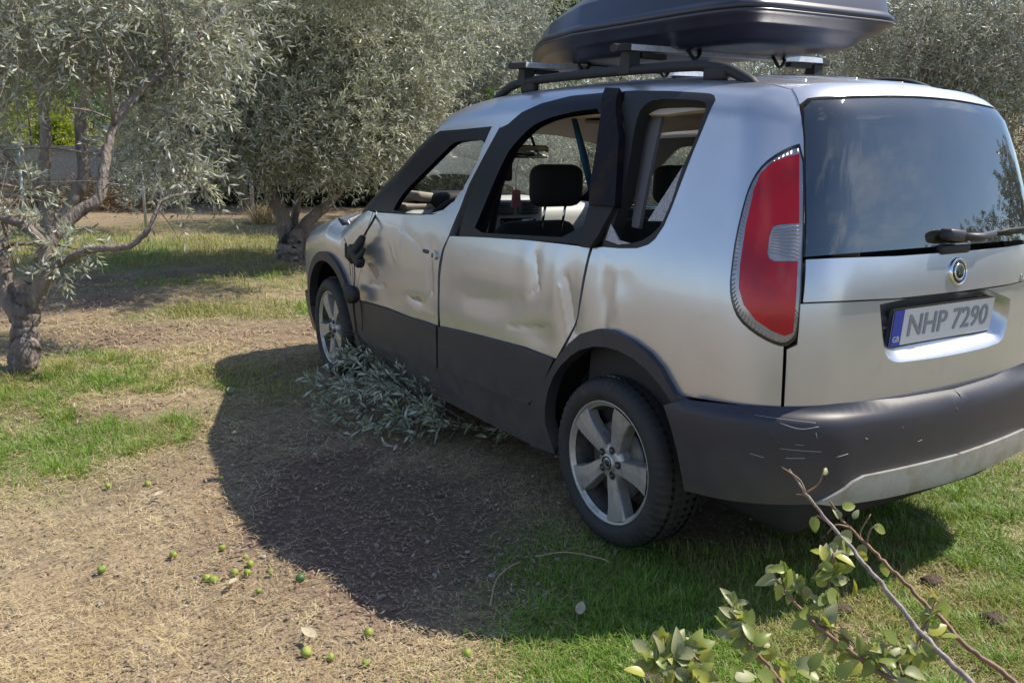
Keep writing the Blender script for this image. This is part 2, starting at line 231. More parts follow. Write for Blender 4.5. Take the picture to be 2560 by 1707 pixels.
def lathe(prof, n=48, axis='x'):
    """prof: (axial, radius) open profile"""
    V = []; Fc = []; m_ = len(prof)
    for k in range(n):
        t = 2 * math.pi * k / n
        for a, r in prof: V.append((a, r * math.cos(t), r * math.sin(t)) if axis == 'x' else (r * math.cos(t), r * math.sin(t), a))
    for k in range(n):
        for j in range(m_ - 1): Fc.append((k * m_ + j, k * m_ + j + 1, ((k + 1) % n) * m_ + j + 1, ((k + 1) % n) * m_ + j))
    return V, Fc
def rbox(c, s, r=.02, seg=2, M=None, taper=0):
    """rounded box data"""
    import bmesh
    bm = bmesh.new(); bmesh.ops.create_cube(bm, size=1)
    for v in bm.verts:
        v.co = Vector((v.co.x * s[0], v.co.y * s[1], v.co.z * s[2]))
        if taper and v.co.z > 0: v.co.x *= 1 - taper; v.co.y *= 1 - taper
    bmesh.ops.bevel(bm, geom=bm.edges[:] , offset=min(r, min(s) * .49), segments=seg, affect='EDGES', profile=.5)
    if M is not None: bm.transform(M)
    V = [tuple(np.array(v.co) + np.array(c)) for v in bm.verts]; bm.verts.index_update(); Fc = [tuple(v.index for v in f.verts) for f in bm.faces]; bm.free()
    return V, Fc
def hull_prism(poly, d, x0=None):
    """polygon (list of 3D) extruded by vector d"""
    n = len(poly); d = np.array(d); V = [np.array(p) for p in poly] + [np.array(p) + d for p in poly]
    Fc = [tuple(range(n))[::-1], tuple(range(n, 2 * n))] + [(i, (i + 1) % n, (i + 1) % n + n, i + n) for i in range(n)]
    return V, Fc
# ------------------------------------------------------------------ the shape of the car body, as a level function
DENTS = [((-.84, 1.98, .72), (.3, .20, .10), .020), ((-.84, 1.72, .60), (.3, .12, .07), .010), ((-.84, 1.42, .64), (.3, .10, .022), .010), ((-.84, 1.29, .76), (.3, .04, .10), .009), ((-.84, 1.30, .90), (.3, .06, .05), .007),
         ((-.84, 1.62, .86), (.3, .03, .07), -.005), ((-.84, .46, .90), (.3, .035, .09), .012), ((-.84, .52, .92), (.3, .05, .07), -.006), ((-.84, .235, .77), (.3, .05, .15), .024), ((-.84, .42, .66), (.3, .10, .045), .012), ((-.84, .33, .86), (.3, .03, .12), -.006),
         ((-.84, .80, .74), (.3, .30, .06), .010), ((-.84, .9, .63), (.3, .22, .04), -.004), ((-.81, .05, .86), (.3, .035, .14), .013), ((-.81, -.03, .92), (.3, .05, .05), .006), ((-.80, .08, .97), (.3, .08, .03), -.004), ((-.72, -.15, 1.2), (.3, .04, .03), .004)]
CREASES = [(.47, .955, .43, .84, .012, .007), (.43, .84, .50, .80, .010, .004), (.27, .90, .205, .70, .016, .010), (.30, .86, .24, .66, .012, -.006), (.62, .66, .36, .70, .016, .006), (.95, .72, .55, .78, .03, .004),
           (1.275, .835, 1.272, .70, .010, .007), (1.272, .70, 1.33, .655, .012, .006), (1.52, .648, 1.38, .640, .010, .008), (1.56, .95, 1.40, .90, .02, .004), (1.72, .88, 1.66, .80, .010, -.004), (1.90, .80, 2.06, .74, .02, .008), (1.98, .64, 1.80, .66, .02, .006),
           (.09, .98, .045, .74, .014, .007), (.045, .74, .10, .66, .012, .004), (.02, .95, -.02, .80, .02, -.004), (1.24, .60, 1.45, .585, .012, -.004)]
def G(P):
    P = np.atleast_2d(P); f = F(P)
    for c, r, d in DENTS:
        f = f + .5 * d * np.exp(-(((P - np.array(c)) / np.array(r)) ** 2).sum(1))
    if DENTS:
        L_ = P[:, 0] < -.6
        if L_.any():
            q = P[L_][:, 1:]; e = np.zeros(len(q))
            for y0, z0, y1, z1, w, d in CREASES:
                a = np.array((y0, z0)); b = np.array((y1, z1)) - a; t = np.clip(((q - a) @ b) / (b @ b), 0, 1); r = np.linalg.norm(q - a - t[:, None] * b, axis=1); e += .36 * d * np.exp(-np.abs(r / (.85 * w)) ** 1.4)
            f[L_] += e
    return f
def shootG(o, d, off=0):
    o = np.atleast_2d(o).astype(float); d = np.broadcast_to(np.array(d, float), o.shape); t = np.zeros(len(o))
    for k in range(110):
        q = o + d * t[:, None]; f = G(q) - (off(q) if callable(off) else off); t = np.minimum(t + f * .6, 9)
    return o + d * t[:, None]
def gradG(P, off=0):
    g = np.zeros_like(P)
    for i in range(3):
        e = np.zeros(3); e[i] = 2e-3; g[:, i] = G(P + e) - G(P - e)
        if callable(off): g[:, i] -= off(P + e) - off(P - e)
    return unit(g)
def mir(P): P = np.array(P, float).copy(); P[..., 0] = 2 * XC - P[..., 0]; return P
def on_top(x, y): return tuple(shootG([(x, y, 3)], (0, 0, -1))[0])
def on_rear(x, z): return tuple(shootG([(x, -3, z)], (0, 1, 0))[0])
def on_left(y, z): return tuple(shootG([(-3, y, z)], (1, 0, 0))[0])
def inpoly(P, Q):
    x, y = P[:, 0], P[:, 1]; r = np.zeros(len(P), bool); j = len(Q) - 1
    for i in range(len(Q)):
        xi, yi = Q[i]; xj, yj = Q[j]
        c = ((yi > y) != (yj > y)) & (x < (xj - xi) * (y - yi) / (yj - yi + 1e-15) + xi); r ^= c; j = i
    return r
def rounded(P, it=1):
    P = np.array(P)
    for _ in range(it):
        Q = np.roll(P, -1, 0); P = np.stack([P * .75 + Q * .25, P * .25 + Q * .75], 1).reshape(-1, P.shape[1])
    return P
def grow(P, k=1.05):
    P = np.array(P); c = P.mean(0); return c + (P - c) * k
def patch(outline, d, off=0, thick=.02, grid=.035, holes=(), mirror=False, inner=False, step=.03, flat=None):
    """cut the body level-set to an outline seen along direction d, with a folded-in edge"""
    d = unit(d); a = unit(np.cross((0, 0, 1.) if abs(d[2]) < .8 else (0, 1., 0), d)); b = np.cross(d, a)
    def ch(P):
        P = np.atleast_2d(np.array(P, float)); return np.stack([P @ a, P @ b], 1)
    loops = []
    for o in [outline] + list(holes):
        q = ch(o); r = []
        for i in range(len(q)):
            p0, p1 = q[i], q[(i + 1) % len(q)]; L_ = np.linalg.norm(p1 - p0)
            if L_ < 1e-5: continue
            k = max(1, int(math.ceil(L_ / step)))
            for j in range(k): r.append(p0 + (p1 - p0) * j / k)
        loops.append(np.array(r))
    allp = np.concatenate(loops); lo = allp.min(0); hi = allp.max(0)
    gx, gy = np.meshgrid(np.arange(lo[0] + grid * .5, hi[0], grid), np.arange(lo[1] + grid * .5, hi[1], grid)); gp = np.stack([gx.ravel(), gy.ravel()], 1)
    ins = inpoly(gp, loops[0])
    for h in loops[1:]: ins &= ~inpoly(gp, h)
    gp = gp[ins]
    if len(gp): gp = gp[np.array([np.min(((allp - g) ** 2).sum(1)) for g in gp]) > (grid * .45) ** 2]
    pts = np.concatenate([allp, gp]); E = []; s = 0
    for l in loops: E += [(s + i, s + (i + 1) % len(l)) for i in range(len(l))]; s += len(l)
    co, _, tri, *_r = delaunay_2d_cdt([Vector(p) for p in pts], E, [], 0, 1e-6)
    co = np.array([tuple(c) for c in co]); tri = [t for t in tri]
    cen = np.array([co[list(t)].mean(0) for t in tri]); ok = inpoly(cen, loops[0])
    for h in loops[1:]: ok &= ~inpoly(cen, h)
    tri = [t if np.cross(co[t[1]] - co[t[0]], co[t[2]] - co[t[0]]) > 0 else t[::-1] for t, k in zip(tri, ok) if k]
    O_ = co[:, :1] * a + co[:, 1:] * b; O_ = O_ + d * 5.0
    P = shootG(O_, -d, off); N = gradG(P, off)
    if flat is not None: P = flat(P)
    edges = {}
    for t in tri:
        for i in range(3): edges[(t[i], t[(i + 1) % 3])] = 1
    bd = [(i, j) for (i, j) in edges if (j, i) not in edges]
    V = list(P); NN = list(N); Fc = [tuple(t) for t in tri]; MI = [0] * len(Fc); outer = {}
    for i, j in bd:
        for k in (i, j):
            if k not in outer:
                outer[k] = len(V); V.append(P[k]); V.append(P[k] - N[k] * thick)
                NN.append(None); NN.append(None)
    for i, j in bd:
        nf = unit(np.cross(P[j] - P[i], N[i]))
        for k in (i, j):
            for q in (outer[k], outer[k] + 1): NN[q] = nf if NN[q] is None else unit(NN[q] + nf)
        Fc.append((outer[j], outer[i], outer[i] + 1, outer[j] + 1)); MI.append(0)
    if inner:
        b0 = len(V)
        for k in range(len(P)): V.append(P[k] - N[k] * thick); NN.append(-N[k])
        for t in tri: Fc.append(tuple(b0 + i for i in t[::-1])); MI.append(1)
    V = np.array(V); NN = np.array(NN)
    if mirror:
        V = mir(V); NN = NN * np.array([-1, 1, 1]); Fc = [f[::-1] for f in Fc]
    return V, NN, Fc, MI
def emit(name, patches, m, parent, label=None):
    if not isinstance(patches, list): patches = [patches]
    V = np.concatenate([p[0] for p in patches]); NN = np.concatenate([p[1] for p in patches]); Fc = []; MI = []; s = 0
    for p in patches: Fc += [tuple(i + s for i in f) for f in p[2]]; MI += p[3]; s += len(p[0])
    ob = mesh(name, V, Fc, m, parent, True, MI if isinstance(m, (list, tuple)) else None)
    ob.data.normals_split_custom_set_from_vertices([tuple(n) for n in NN])
    if label: ob['label'] = label
    return ob

car = tag(empty('parked_car', (XC, 1.3, 0)), 'dented silver estate car with smashed side windows and dark plastic cladding parked on the grass', 'car')
CARM = Matrix.Translation((-XC, -1.3, 0))
def fin(o):      # children keep world coordinates
    o.matrix_parent_inverse = CARM; return o
def cp(name, data, m, label=None, parent=None, smooth=True):
    o = mesh(name, data[0], data[1], m, parent or car, smooth)
    if parent is None: fin(o)
    if label: o['label'] = label
    return o
def ce(name, patches, m, label=None, parent=None):
    o = emit(name, patches, m, parent or car, label)
    if parent is None: fin(o)
    return o
LD = (-1, 0, .05); LQ = (-1, -.55, .12); RD = (-.12, -1, .18)
A = {k: [np.array(p) for p in v] for k, v in O.items()}
Y = lambda k, lo=None, hi=None: [p for p in A[k]]
both = (False, True)
# --- front doors and rear doors
LFd = np.array([(-.841, 2.165, .53)])
for mr in both:
    side = 'left' if not mr else 'right'
    hs = DENTS if not mr else []
    if mr: keep = DENTS; DENTS = []
    skin = ce('front_door', patch(A['front_door_skin'], LD, .002, .035, grid=.035 if mr else .013, mirror=mr, inner=True), [PAINT, TRIMIN], 'dented silver front door, its handle and mirror torn off' if not mr else None)
    fr = [p for p in A['front_frame_outer']]
    ce('window_frame', patch(fr, LD, .004, .025, grid=.04, holes=[rounded(grow(A['front_window'], 1.07))], mirror=mr, inner=True), [BLACK, BLACK], parent=skin)
    ce('door_cladding', patch(A['front_door_cladding'], LD, .014, .03, mirror=mr), CLAD, parent=skin)
    rd = ce('rear_door', patch(A['rear_door_skin'], LD, .002, .035, grid=.035 if mr else .013, mirror=mr, inner=True), [PAINT, TRIMIN], 'creased silver rear door with its window broken out' if not mr else None)
    ce('window_frame', patch(A['rear_frame_outer'], LD, .006, .035, grid=.04, holes=[rounded(grow(A['rear_window']))], mirror=mr, inner=True), [BLACK, BLACK], parent=rd)
    ce('door_cladding', patch(A['rear_door_cladding'], LD, .014, .03, mirror=mr), CLAD, parent=rd)
    # --- quarter window surround
    qf = ce('quarter_window_frame', patch(A['qw_outer'], LQ, .001, .05, grid=.04, holes=[rounded(grow(A['qw_window']))], mirror=mr, inner=True), [RUBBER, TRIMIN], 'black surround of the smashed quarter window' if not mr else None)
    # --- body side, one pressing
    Q = A['qw_outer']; R_ = A['rear_frame_outer']; Fo = A['front_frame_outer']
    un = A['uniside'][:13] + [np.array((-.55, -.424, 1.517))]
    un += [np.array(on_top(XC - w, y)) for y, w in ((-.3, .505), (0, .52), (.4, .525), (.8, .525), (1.1, .52), (1.3, .515), (1.46, .515))]
    un += [np.array(on_top(XC - .60, 1.52)), np.array((-.716, 1.50, 1.395)), Fo[4], Fo[5], Fo[6]]
    un += [np.array(p) for p in R_[5:12]]
    un += [Q[16]] + [p for p in Q[15:0:-1]] + [Q[0]]
    un += [p for p in A['door_open'][::-1]]
    un += [p for p in A['rear_arch_out'][3:]]
    ce('body_side', patch(un, LQ if False else (-1, -.45, .35), 0, .03, grid=.035 if mr else .022, mirror=mr), PAINT, 'silver quarter panel and roof edge, buckled behind the rear door' if not mr else None)
    # --- rear arch cladding
    ri = [np.array((-.84, .33, .22))] + [np.array((-.84, -.02 + .385 * math.cos(t), .305 + .395 * math.sin(t))) for t in np.linspace(math.radians(5), math.radians(175), 18)]
    ra = [np.array((-.84, .50, .20)), np.array((-.84, .475, .33))] + A['rear_arch_out'] + [np.array((-.81, -.345, .605))] + [np.array(p) for p in ((-.80, -.42, .45), (-.79, -.43, .33))] + ri[::-1]
    ce('rear_arch_trim', patch(ra, LD, .022, .05, grid=.04, mirror=mr), CLAD)
    # --- front wing, arch trim, lower corner
    fa = [np.array((-.84, 2.60 + .445 * math.cos(t), .295 + .445 * math.sin(t))) for t in np.linspace(math.radians(148), math.radians(12), 20)]
    fe = ([np.array(p) for p in ((-.84, 2.168, .53), (-.84, 2.143, .626), (-.838, 2.036, .865), (-.82, 1.968, 1.012), (-.819, 2.038, 1.016), (-.825, 2.2, .985), (-.825, 2.389, .937), (-.819, 2.5, .915))] + [np.array(on_top(XC + x, y)) for x, y in ((-.685, 2.66), (-.665, 2.85), (-.655, 3.0), (-.60, 3.15), (-.553, 3.25))] + [np.array(p) for p in ((XC - .545, 3.36, .60), (XC - .56, 3.38, .38))])[::-1] + fa
    ce('front_wing', patch(fe, (-1, .45, .45), 0, .03, grid=.04, mirror=mr), PAINT)
    fi = [np.array((-.84, 2.60 + .395 * math.cos(t), .295 + .395 * math.sin(t))) for t in np.linspace(math.radians(182), math.radians(10), 24)]
    fo = [np.array((-.84, 2.60 + .448 * math.cos(t), .295 + .448 * math.sin(t))) for t in np.linspace(math.radians(10), math.radians(148), 22)]
    ce('front_arch_trim', patch(fi + fo + [np.array((-.84, 2.175, .53)), np.array((-.84, 2.172, .34)), np.array((-.84, 2.12, .25)), np.array((-.84, 2.19, .22))], LD, .020, .05, grid=.04, mirror=mr), CLAD)
    ce('bumper_corner', patch([np.array(p) for p in ((-.8, 3.0, .44), (-.7, 3.3, .42), (-.7, 3.34, .20), (-.8, 2.99, .19))], (-1, .5, 0), .02, .03, mirror=mr), CLAD)
    # --- sill under the doors
    ce('sill', patch([np.array(p) for p in ((-.84, 2.13, .335), (-.83, 2.02, .303), (-.83, 1.815, .314), (-.83, 1.538, .334), (-.83, 1.37, .344), (-.83, 1.003, .357), (-.83, .633, .363), (-.83, .484, .37), (-.83, .50, .19), (-.83, 2.15, .19))], LD, -.004, .05, mirror=mr), CLAD)
    ce('windscreen_pillar', patch([np.array(p) for p in ((-.70, 1.53, 1.415), (-.713, 1.432, 1.414), (-.729, 1.602, 1.357), (-.76, 1.775, 1.254), (-.793, 1.942, 1.128), (-.818, 2.045, 1.02), (-.815, 2.16, 1.0), (-.76, 2.16, 1.08))], (-1, .6, .6), -.001, .04, mirror=mr), DUSTBLACK)
    if mr: DENTS = keep
# windscreen, bonnet, front face, roof
ws = [on_top(XC + x, y) for x, y in ((-.545, 1.55), (-.3, 1.58), (0, 1.59), (.3, 1.58), (.545, 1.55), (.60, 1.9), (.655, 2.40), (.4, 2.50), (0, 2.54), (-.4, 2.50), (-.655, 2.40), (-.60, 1.9))]
ce('windscreen', patch(ws, (0, .45, 1), -.004, .005, grid=.06), WCLR)
ce('scuttle', patch([on_top(XC + x, y) for x, y in ((-.66, 2.41), (-.4, 2.51), (0, 2.55), (.4, 2.51), (.66, 2.41), (.68, 2.50), (0, 2.64), (-.68, 2.50))], (0, .45, 1), -.012, .02, grid=.06), CLAD)
ce('bonnet', patch([on_top(XC + x, y) for x, y in ((-.69, 2.47), (-.68, 2.51), (-.4, 2.60), (0, 2.65), (.4, 2.60), (.68, 2.51), (.69, 2.47), (.66, 3.0), (.55, 3.24), (0, 3.33), (-.55, 3.24), (-.66, 3.0))], (0, .35, 1), 0, .03, grid=.06), PAINT)
ce('front_bumper', patch([np.array(p) for p in ((XC - .54, 3.3, .775), (XC, 3.3, .80), (XC + .54, 3.3, .775), (XC + .56, 3.3, .20), (XC - .56, 3.3, .20))], (0, 1, 0), .0, .03, grid=.06), PAINT)
ce('grille', patch([np.array((XC + x, 3.4, z)) for x, z in ((-.34, .745), (.34, .745), (.30, .60), (-.30, .60))], (0, 1, 0), .004, .02, grid=.06), GLOSSB)
ce('lower_intake', patch([np.array((XC + x, 3.4, z)) for x, z in ((-.45, .44), (.45, .44), (.40, .28), (-.40, .28))], (0, 1, 0), .004, .02, grid=.06), CLAD)
for mr in both:
    ce('headlight', patch(rounded([np.array(p) for p in ((XC - .39, 3.4, .755), (XC - .52, 3.3, .78), (XC - .63, 3.15, .79), (XC - .64, 3.2, .68), (XC - .52, 3.35, .62), (XC - .40, 3.4, .62))]), (-.6, 1, .1), .005, .02, mirror=mr), CLEARL)
def seamy(x): return -.495 + .075 * (abs(x - XC) / .5) ** 2.2
xs = np.linspace(-.495, .495, 15)
rf = [on_top(XC + x, seamy(XC + x) + .006) for x in xs] + [on_top(XC + w, y) for y, w in ((-.3, .503), (0, .518), (.4, .523), (.8, .523), (1.1, .518), (1.3, .513), (1.46, .513), (1.54, .53))] + [on_top(XC + x, 1.575) for x in (.3, 0, -.3)] + [on_top(XC - w, y) for y, w in ((1.54, .53), (1.46, .513), (1.3, .513), (1.1, .518), (.8, .523), (.4, .523), (0, .518), (-.3, .503))]
roofp = ce('roof', patch(rf, (0, 0, 1), 0, .03, grid=.05, inner=True), [PAINT, HEADL])
for x in (-.36, -.12, .12, .36):      # pressed ribs along the roof
    P = [on_top(XC + x, y) for y in np.linspace(-.36, 1.2, 20)]; cp('roof_rib', tube([(p[0], p[1], p[2] - .003) for p in P], .007, 6), PAINT)
# headliner shell and inner pillars
hl = [on_top(XC + w, y) for w, y in ((-.50, -.34), (.50, -.34), (.50, 1.45), (.49, 1.66), (-.49, 1.66), (-.50, 1.45))]
ce('headliner', patch(hl, (0, 0, 1), -.045, .02, grid=.08, inner=True), [HEADL, HEADL])
for mr in both:
    ce('headliner_edge', patch([np.array(p) for p in ((-.55, -.34, 1.56), (-.63, -.30, 1.49), (-.66, 0, 1.47), (-.665, .9, 1.46), (-.66, 1.36, 1.43), (-.55, 1.5, 1.5))], (-.7, 0, .7), -.04, .02, grid=.08, mirror=mr, inner=True), [HEADL, HEADL])
    ce('upper_side_trim', patch([np.array(p) for p in ((-.63, -.26, 1.47), (-.60, -.36, 1.47), (-.70, -.42, 1.10), (-.76, -.22, 1.10))], (-1, -.4, .1), -.055, .015, grid=.08, mirror=mr, inner=True), [HEADL, HEADL])
    ce('rear_pillar_trim', patch([np.array(p) for p in ((-.7, .14, 1.46), (-.68, .06, 1.49), (-.70, .055, 1.42), (-.78, .03, 1.10), (-.78, .065, 1.10))], (-1, 0, .2), -.075, .015, mirror=mr, inner=True), [LTRIM, LTRIM])
    ce('centre_pillar_trim', patch([np.array(p) for p in ((-.70, .95, 1.45), (-.70, .86, 1.47), (-.80, 1.03, .9), (-.80, 1.18, .9))], (-1, 0, .1), -.07, .03, mirror=mr, inner=True), [TRIMIN, TRIMIN])
    ce('side_trim', patch([np.array(p) for p in ((-.8, .15, 1.03), (-.8, .2, .3), (-.8, -.4, .3), (-.75, -.42, 1.03), (-.78, -.1, 1.06))], (-1, -.4, .1), -.06, .02, grid=.08, mirror=mr, inner=True), [TRIMIN, TRIMIN])
# right hand windows keep their glass
for k in ('front_window', 'rear_window', 'qw_window'):
    ce('side_glass', patch(rounded(grow(A[k], 1.07)), LD if k != 'qw_window' else LQ, -.012, .004, grid=.06, mirror=True, inner=True), [WCLR, WCLR])
ce('broken_glass', patch([np.array(p) for p in A['shard']], LQ, -.006, .004, inner=True), [SHARD, SHARD], 'crazed splinter of glass left in the quarter window')
ce('broken_glass', patch([np.array(p) for p in ((-.8, .09, 1.045), (-.8, .075, 1.10), (-.79, .03, 1.05), (-.79, -.03, 1.045), (-.79, .03, 1.035))], LQ, .008, .006, inner=True), [SHARD, SHARD], 'crumbs of glass on the lower edge of the quarter window')
# black film over the rear door pillar
ce('taped_panel', patch([np.array(p) for p in A['tape']], LD, .032, .03, grid=.03, inner=True), [TAPE, TAPE], 'black plastic taped over the pillar behind the rear door')
ce('lower_pillar', patch([np.array(p) for p in ((-.8, .19, 1.16), (-.8, .07, 1.16), (-.81, .115, 1.06), (-.81, .145, 1.015), (-.81, .20, 1.012))], LD, .018, .03), TRIMIN)
# --- tailgate
ZL = ((1.058, -.657), (1.154, -.638), (1.27, -.616), (1.381, -.591), (1.425, -.583), (1.462, -.569), (1.484, -.540))
lx = [(x + (.0), z) for z, x in ZL]
gl = [on_rear(x, z) for x, z in lx] + [on_rear(XC + x, 1.507 - .02 * (x / .45) ** 2) for x in np.linspace(-.42, .42, 9)] + [on_rear(2 * XC - x, z) for x, z in lx[::-1]]
tg = ce('tailgate', [patch([on_rear(x, z) for x, z in ((-.700, .632), (-.703, .80), (-.682, .815), (-.680, .86), (-.677, .929))] + [on_rear(XC + x, .927) for x in (-.3, 0, .3)] + [on_rear(2 * XC - x, z) for x, z in ((-.700, .632), (-.703, .80), (-.682, .815), (-.680, .86), (-.677, .929))][::-1] + [on_rear(XC + x, z) for x, z in ((.5, .634), (.25, .624), (0, .621), (-.25, .624), (-.5, .634))],
        RD, 0, .03, grid=.035, holes=[rounded([np.array(p) for p in A['niche']])]),
     patch([on_rear(x, z) for x, z in ((-.676, .934), (-.66, 1.05))] + [on_rear(XC + x, 1.052) for x in (-.3, 0, .3)] + [on_rear(2 * XC - x, z) for x, z in ((-.66, 1.05), (-.676, .934))] + [on_rear(XC + x, .932) for x in (.3, 0, -.3)], RD, .009, .02, grid=.035)], PAINT, 'silver tailgate')
sp = [on_rear(XC + x, 1.513 - .02 * (x / .45) ** 2) for x in np.linspace(-.40, .40, 9)] + [on_rear(2 * XC + .545, 1.490), on_rear(2 * XC + .572, 1.472)] + [on_top(XC + x, seamy(XC + x)) for x in xs[::-1]] + [on_rear(-.572, 1.472), on_rear(-.545, 1.490)]
ce('spoiler', patch(sp, (-.0, -.8, 1), .004, .03, grid=.03), PAINT, parent=tg)
rg = ce('rear_window', patch(gl, RD, .003, .005, grid=.05, inner=True), [WINT, WINT], 'dark tinted rear window', parent=tg)
# black printed border of the glass
glin = [np.array(p) for p in [on_rear(XC + (p[0] - XC) * .90, 1.283 + (p[2] - 1.283) * .84) for p in gl]]
ce('glass_border', patch([np.array(p) for p in gl], RD, -.004, .003, grid=.05, holes=[glin]), GLOSSB, parent=tg)
# plate recess
N0 = rounded([np.array(p) for p in A['niche']]); nd = unit(np.array(RD))
c0 = np.array((-.062, 0, .835)); V = []; Fc = []; n0 = len(N0)
N0s = shootG(np.array([on_rear(p[0], p[2]) for p in N0]), (0, 1, 0), 0)
ring = []
for f, dep, lift in ((0, .0, 0), (.04, .006, 0), (.12, .026, .35), (.20, .044, .8), (.24, .050, 1)):
    q = N0s.copy(); dx = c0[0] - q[:, 0]; dz = c0[2] - q[:, 2]; low = np.clip((c0[2] - q[:, 2]) / .1, 0, 1)
    q[:, 0] += np.sign(dx) * np.minimum(abs(dx), f * .16); q[:, 2] += np.where(dz > 0, np.minimum(abs(dz), f * .20), -np.minimum(abs(dz), f * .05)); q[:, 1] += dep; ring.append(q)
for q in ring: V += list(q)
for r in range(len(ring) - 1):
    for i in range(n0): Fc.append((r * n0 + i, r * n0 + (i + 1) % n0, (r + 1) * n0 + (i + 1) % n0, (r + 1) * n0 + i))
V.append(ring[-1].mean(0)); Fc += [((len(ring) - 1) * n0 + i, (len(ring) - 1) * n0 + (i + 1) % n0, len(V) - 1) for i in range(n0)]
nch = cp('plate_recess', (V, Fc), PAINT, parent=tg)
def facing(p0, nrm=(0, -1, .1), up=(0, 0, 1)):
    z = unit(np.array(nrm, float)); x = unit(np.cross(up, z)); y = np.cross(z, x)
    return Matrix(((x[0], y[0], z[0], p0[0]), (x[1], y[1], z[1], p0[1]), (x[2], y[2], z[2], p0[2]), (0, 0, 0, 1)))
def text(name, s, size, M, m, parent, depth=.001, width=None, bold=0):
    cu = bpy.data.curves.new(name, 'FONT'); cu.body = s; cu.size = size; cu.align_x = 'CENTER'; cu.align_y = 'CENTER'; cu.extrude = depth; cu.resolution_u = 3; cu.offset = bold
    to = bpy.data.objects.new(name, cu); COL.objects.link(to); dg = bpy.context.evaluated_depsgraph_get()
    me = bpy.data.meshes.new_from_object(to.evaluated_get(dg)); bpy.data.objects.remove(to)
    if width:
        xs_ = [v.co.x for v in me.vertices]; k = width / (max(xs_) - min(xs_))
        for v in me.vertices: v.co.x *= k
    me.transform(M); me.materials.clear(); me.materials.append(m); o = bpy.data.objects.new(name, me); COL.objects.link(o); o.parent = parent; return o
# number plate
def pl(x, z, dy=0): return np.array((x, -.668 + (z - .83) * -.06 + dy, z))
def platebox(x0, x1, z0, z1, dy, th=.003):
    return hull_prism([pl(x0, z0, dy), pl(x1, z0, dy), pl(x1, z1, dy), pl(x0, z1, dy)], (0, th, 0))
PX0, PX1, PZ0, PZ1 = -.322, .215, .779, .889
def tiltp(d): return d
pf = cp('number_plate', platebox(PX0 - .006, PX1 + .006, PZ0 - .006, PZ1 + .006, -.004, .010), GLOSSB, smooth=False, label='white number plate with a blue band, its characters smudged')
cp('plate_face', platebox(PX0, PX1, PZ0, PZ1, -.008), WHITE, parent=pf, smooth=False)
cp('blue_band', platebox(PX0, PX0 + .047, PZ0, PZ1, -.0095), BLUE, parent=pf, smooth=False)
PN = (0, -1, -.06)
text('country_code', 'GR', .026, facing(pl(PX0 + .022, PZ0 + .02, -.0105), PN), WHITE, pf)
text('plate_characters', 'NHP 7290', .095, facing(pl((PX0 + PX1) / 2 + .022, (PZ0 + PZ1) / 2 - .001, -.0095), PN), INK, pf, width=.43, bold=.001)
# badge and lettering
bc = np.array(on_rear(-.076, .993)); bn = gradG(np.array([bc]))[0]
BM = facing(bc + bn * .01, bn)
def lathez(prof, M, n=40):
    v, f = lathe(prof, n, 'z'); return [tuple(M @ Vector(q)) for q in v], f
bd_ = cp('badge', lathez([(-.004, .043), (.004, .043), (.008, .040), (.008, .037), (.005, .036), (.006, .026), (.009, .025), (.010, .022), (.007, .021), (.009, .010), (.0095, 0)], BM), CHROME)
cp('badge_ring', lathez([(.0055, .0357), (.0075, .034), (.0085, .030), (.0075, .0265)], BM), GLOSSB, parent=bd_)
cp('badge_disc', lathez([(.0092, .0205), (.0105, .012), (.011, 0)], BM), GLOSSB, parent=bd_)
for i, c in enumerate('SKODA'):
    t = math.radians(90 + (2 - i) * 24); text('letter', c, .0095, BM @ Matrix.Translation((.0303 * math.cos(t), .0303 * math.sin(t), .0085)) @ Matrix.Rotation(t - math.pi / 2, 4, 'Z'), CHROME, bd_, .0006)
fe_ = []
for i, x in enumerate((-.010, -.004, .002, .008)): fe_.append(hull_prism([BM @ Vector((x, -.010 + .001 * i, .0108)), BM @ Vector((x + .0035, -.010 + .001 * i, .0108)), BM @ Vector((x + .0045, .012 - .003 * abs(i - 1.5), .0108)), BM @ Vector((x + .001, .013 - .003 * abs(i - 1.5), .0108))], tuple(bn * .0012)))
cp('badge_emblem', merge([([tuple(v) for v in a], b) for a, b in fe_]), CHROME, parent=bd_, smooth=False)
for i, c in enumerate('Roomster'):
    x = .330 + i * .026; p_ = np.array(on_rear(x, .945)); nn = gradG(np.array([p_]))[0]
    text('model_letter', c, .036, facing(p_ + nn * .011, nn), CHROME, tg, .0015)
# wiper
w0 = np.array(on_rear(-.115, 1.085)) + (0, -.022, 0)
wp = cp('wiper', rbox((0, 0, 0), (.085, .045, .036), .012, 3, M=Matrix.Rotation(.1, 4, 'Y')), CLAD)
wp.location = (w0 + (0, 0, .022)).tolist()
def rl(p): return [(q[0] - w0[0], q[1] - w0[1], q[2] - w0[2] - .022) for q in p]
cp('wiper_mount', rbox(rl([w0 + (.03, .012, -.022)])[0], (.15, .03, .03), .010, 2), RUBBER, parent=wp)
cp('wiper_arm', tube(rl([w0 + (.03, -.012, .018), w0 + (.12, -.016, .012), w0 + (.20, -.014, .020)]), [.012, .0135, .011], 8), CLAD, parent=wp)
cp('wiper_rod', tube(rl([w0 + (.20, -.014, .020), w0 + (.30, -.006, .028), w0 + (.42, .004, .03)]), [.006, .005, .005], 6), RUBBER, parent=wp)
cp('wiper_blade', merge([rbox(rl([w0 + (.36, .012, .018)])[0], (.22, .010, .016), .003, 1)]), RUBBER, parent=wp)
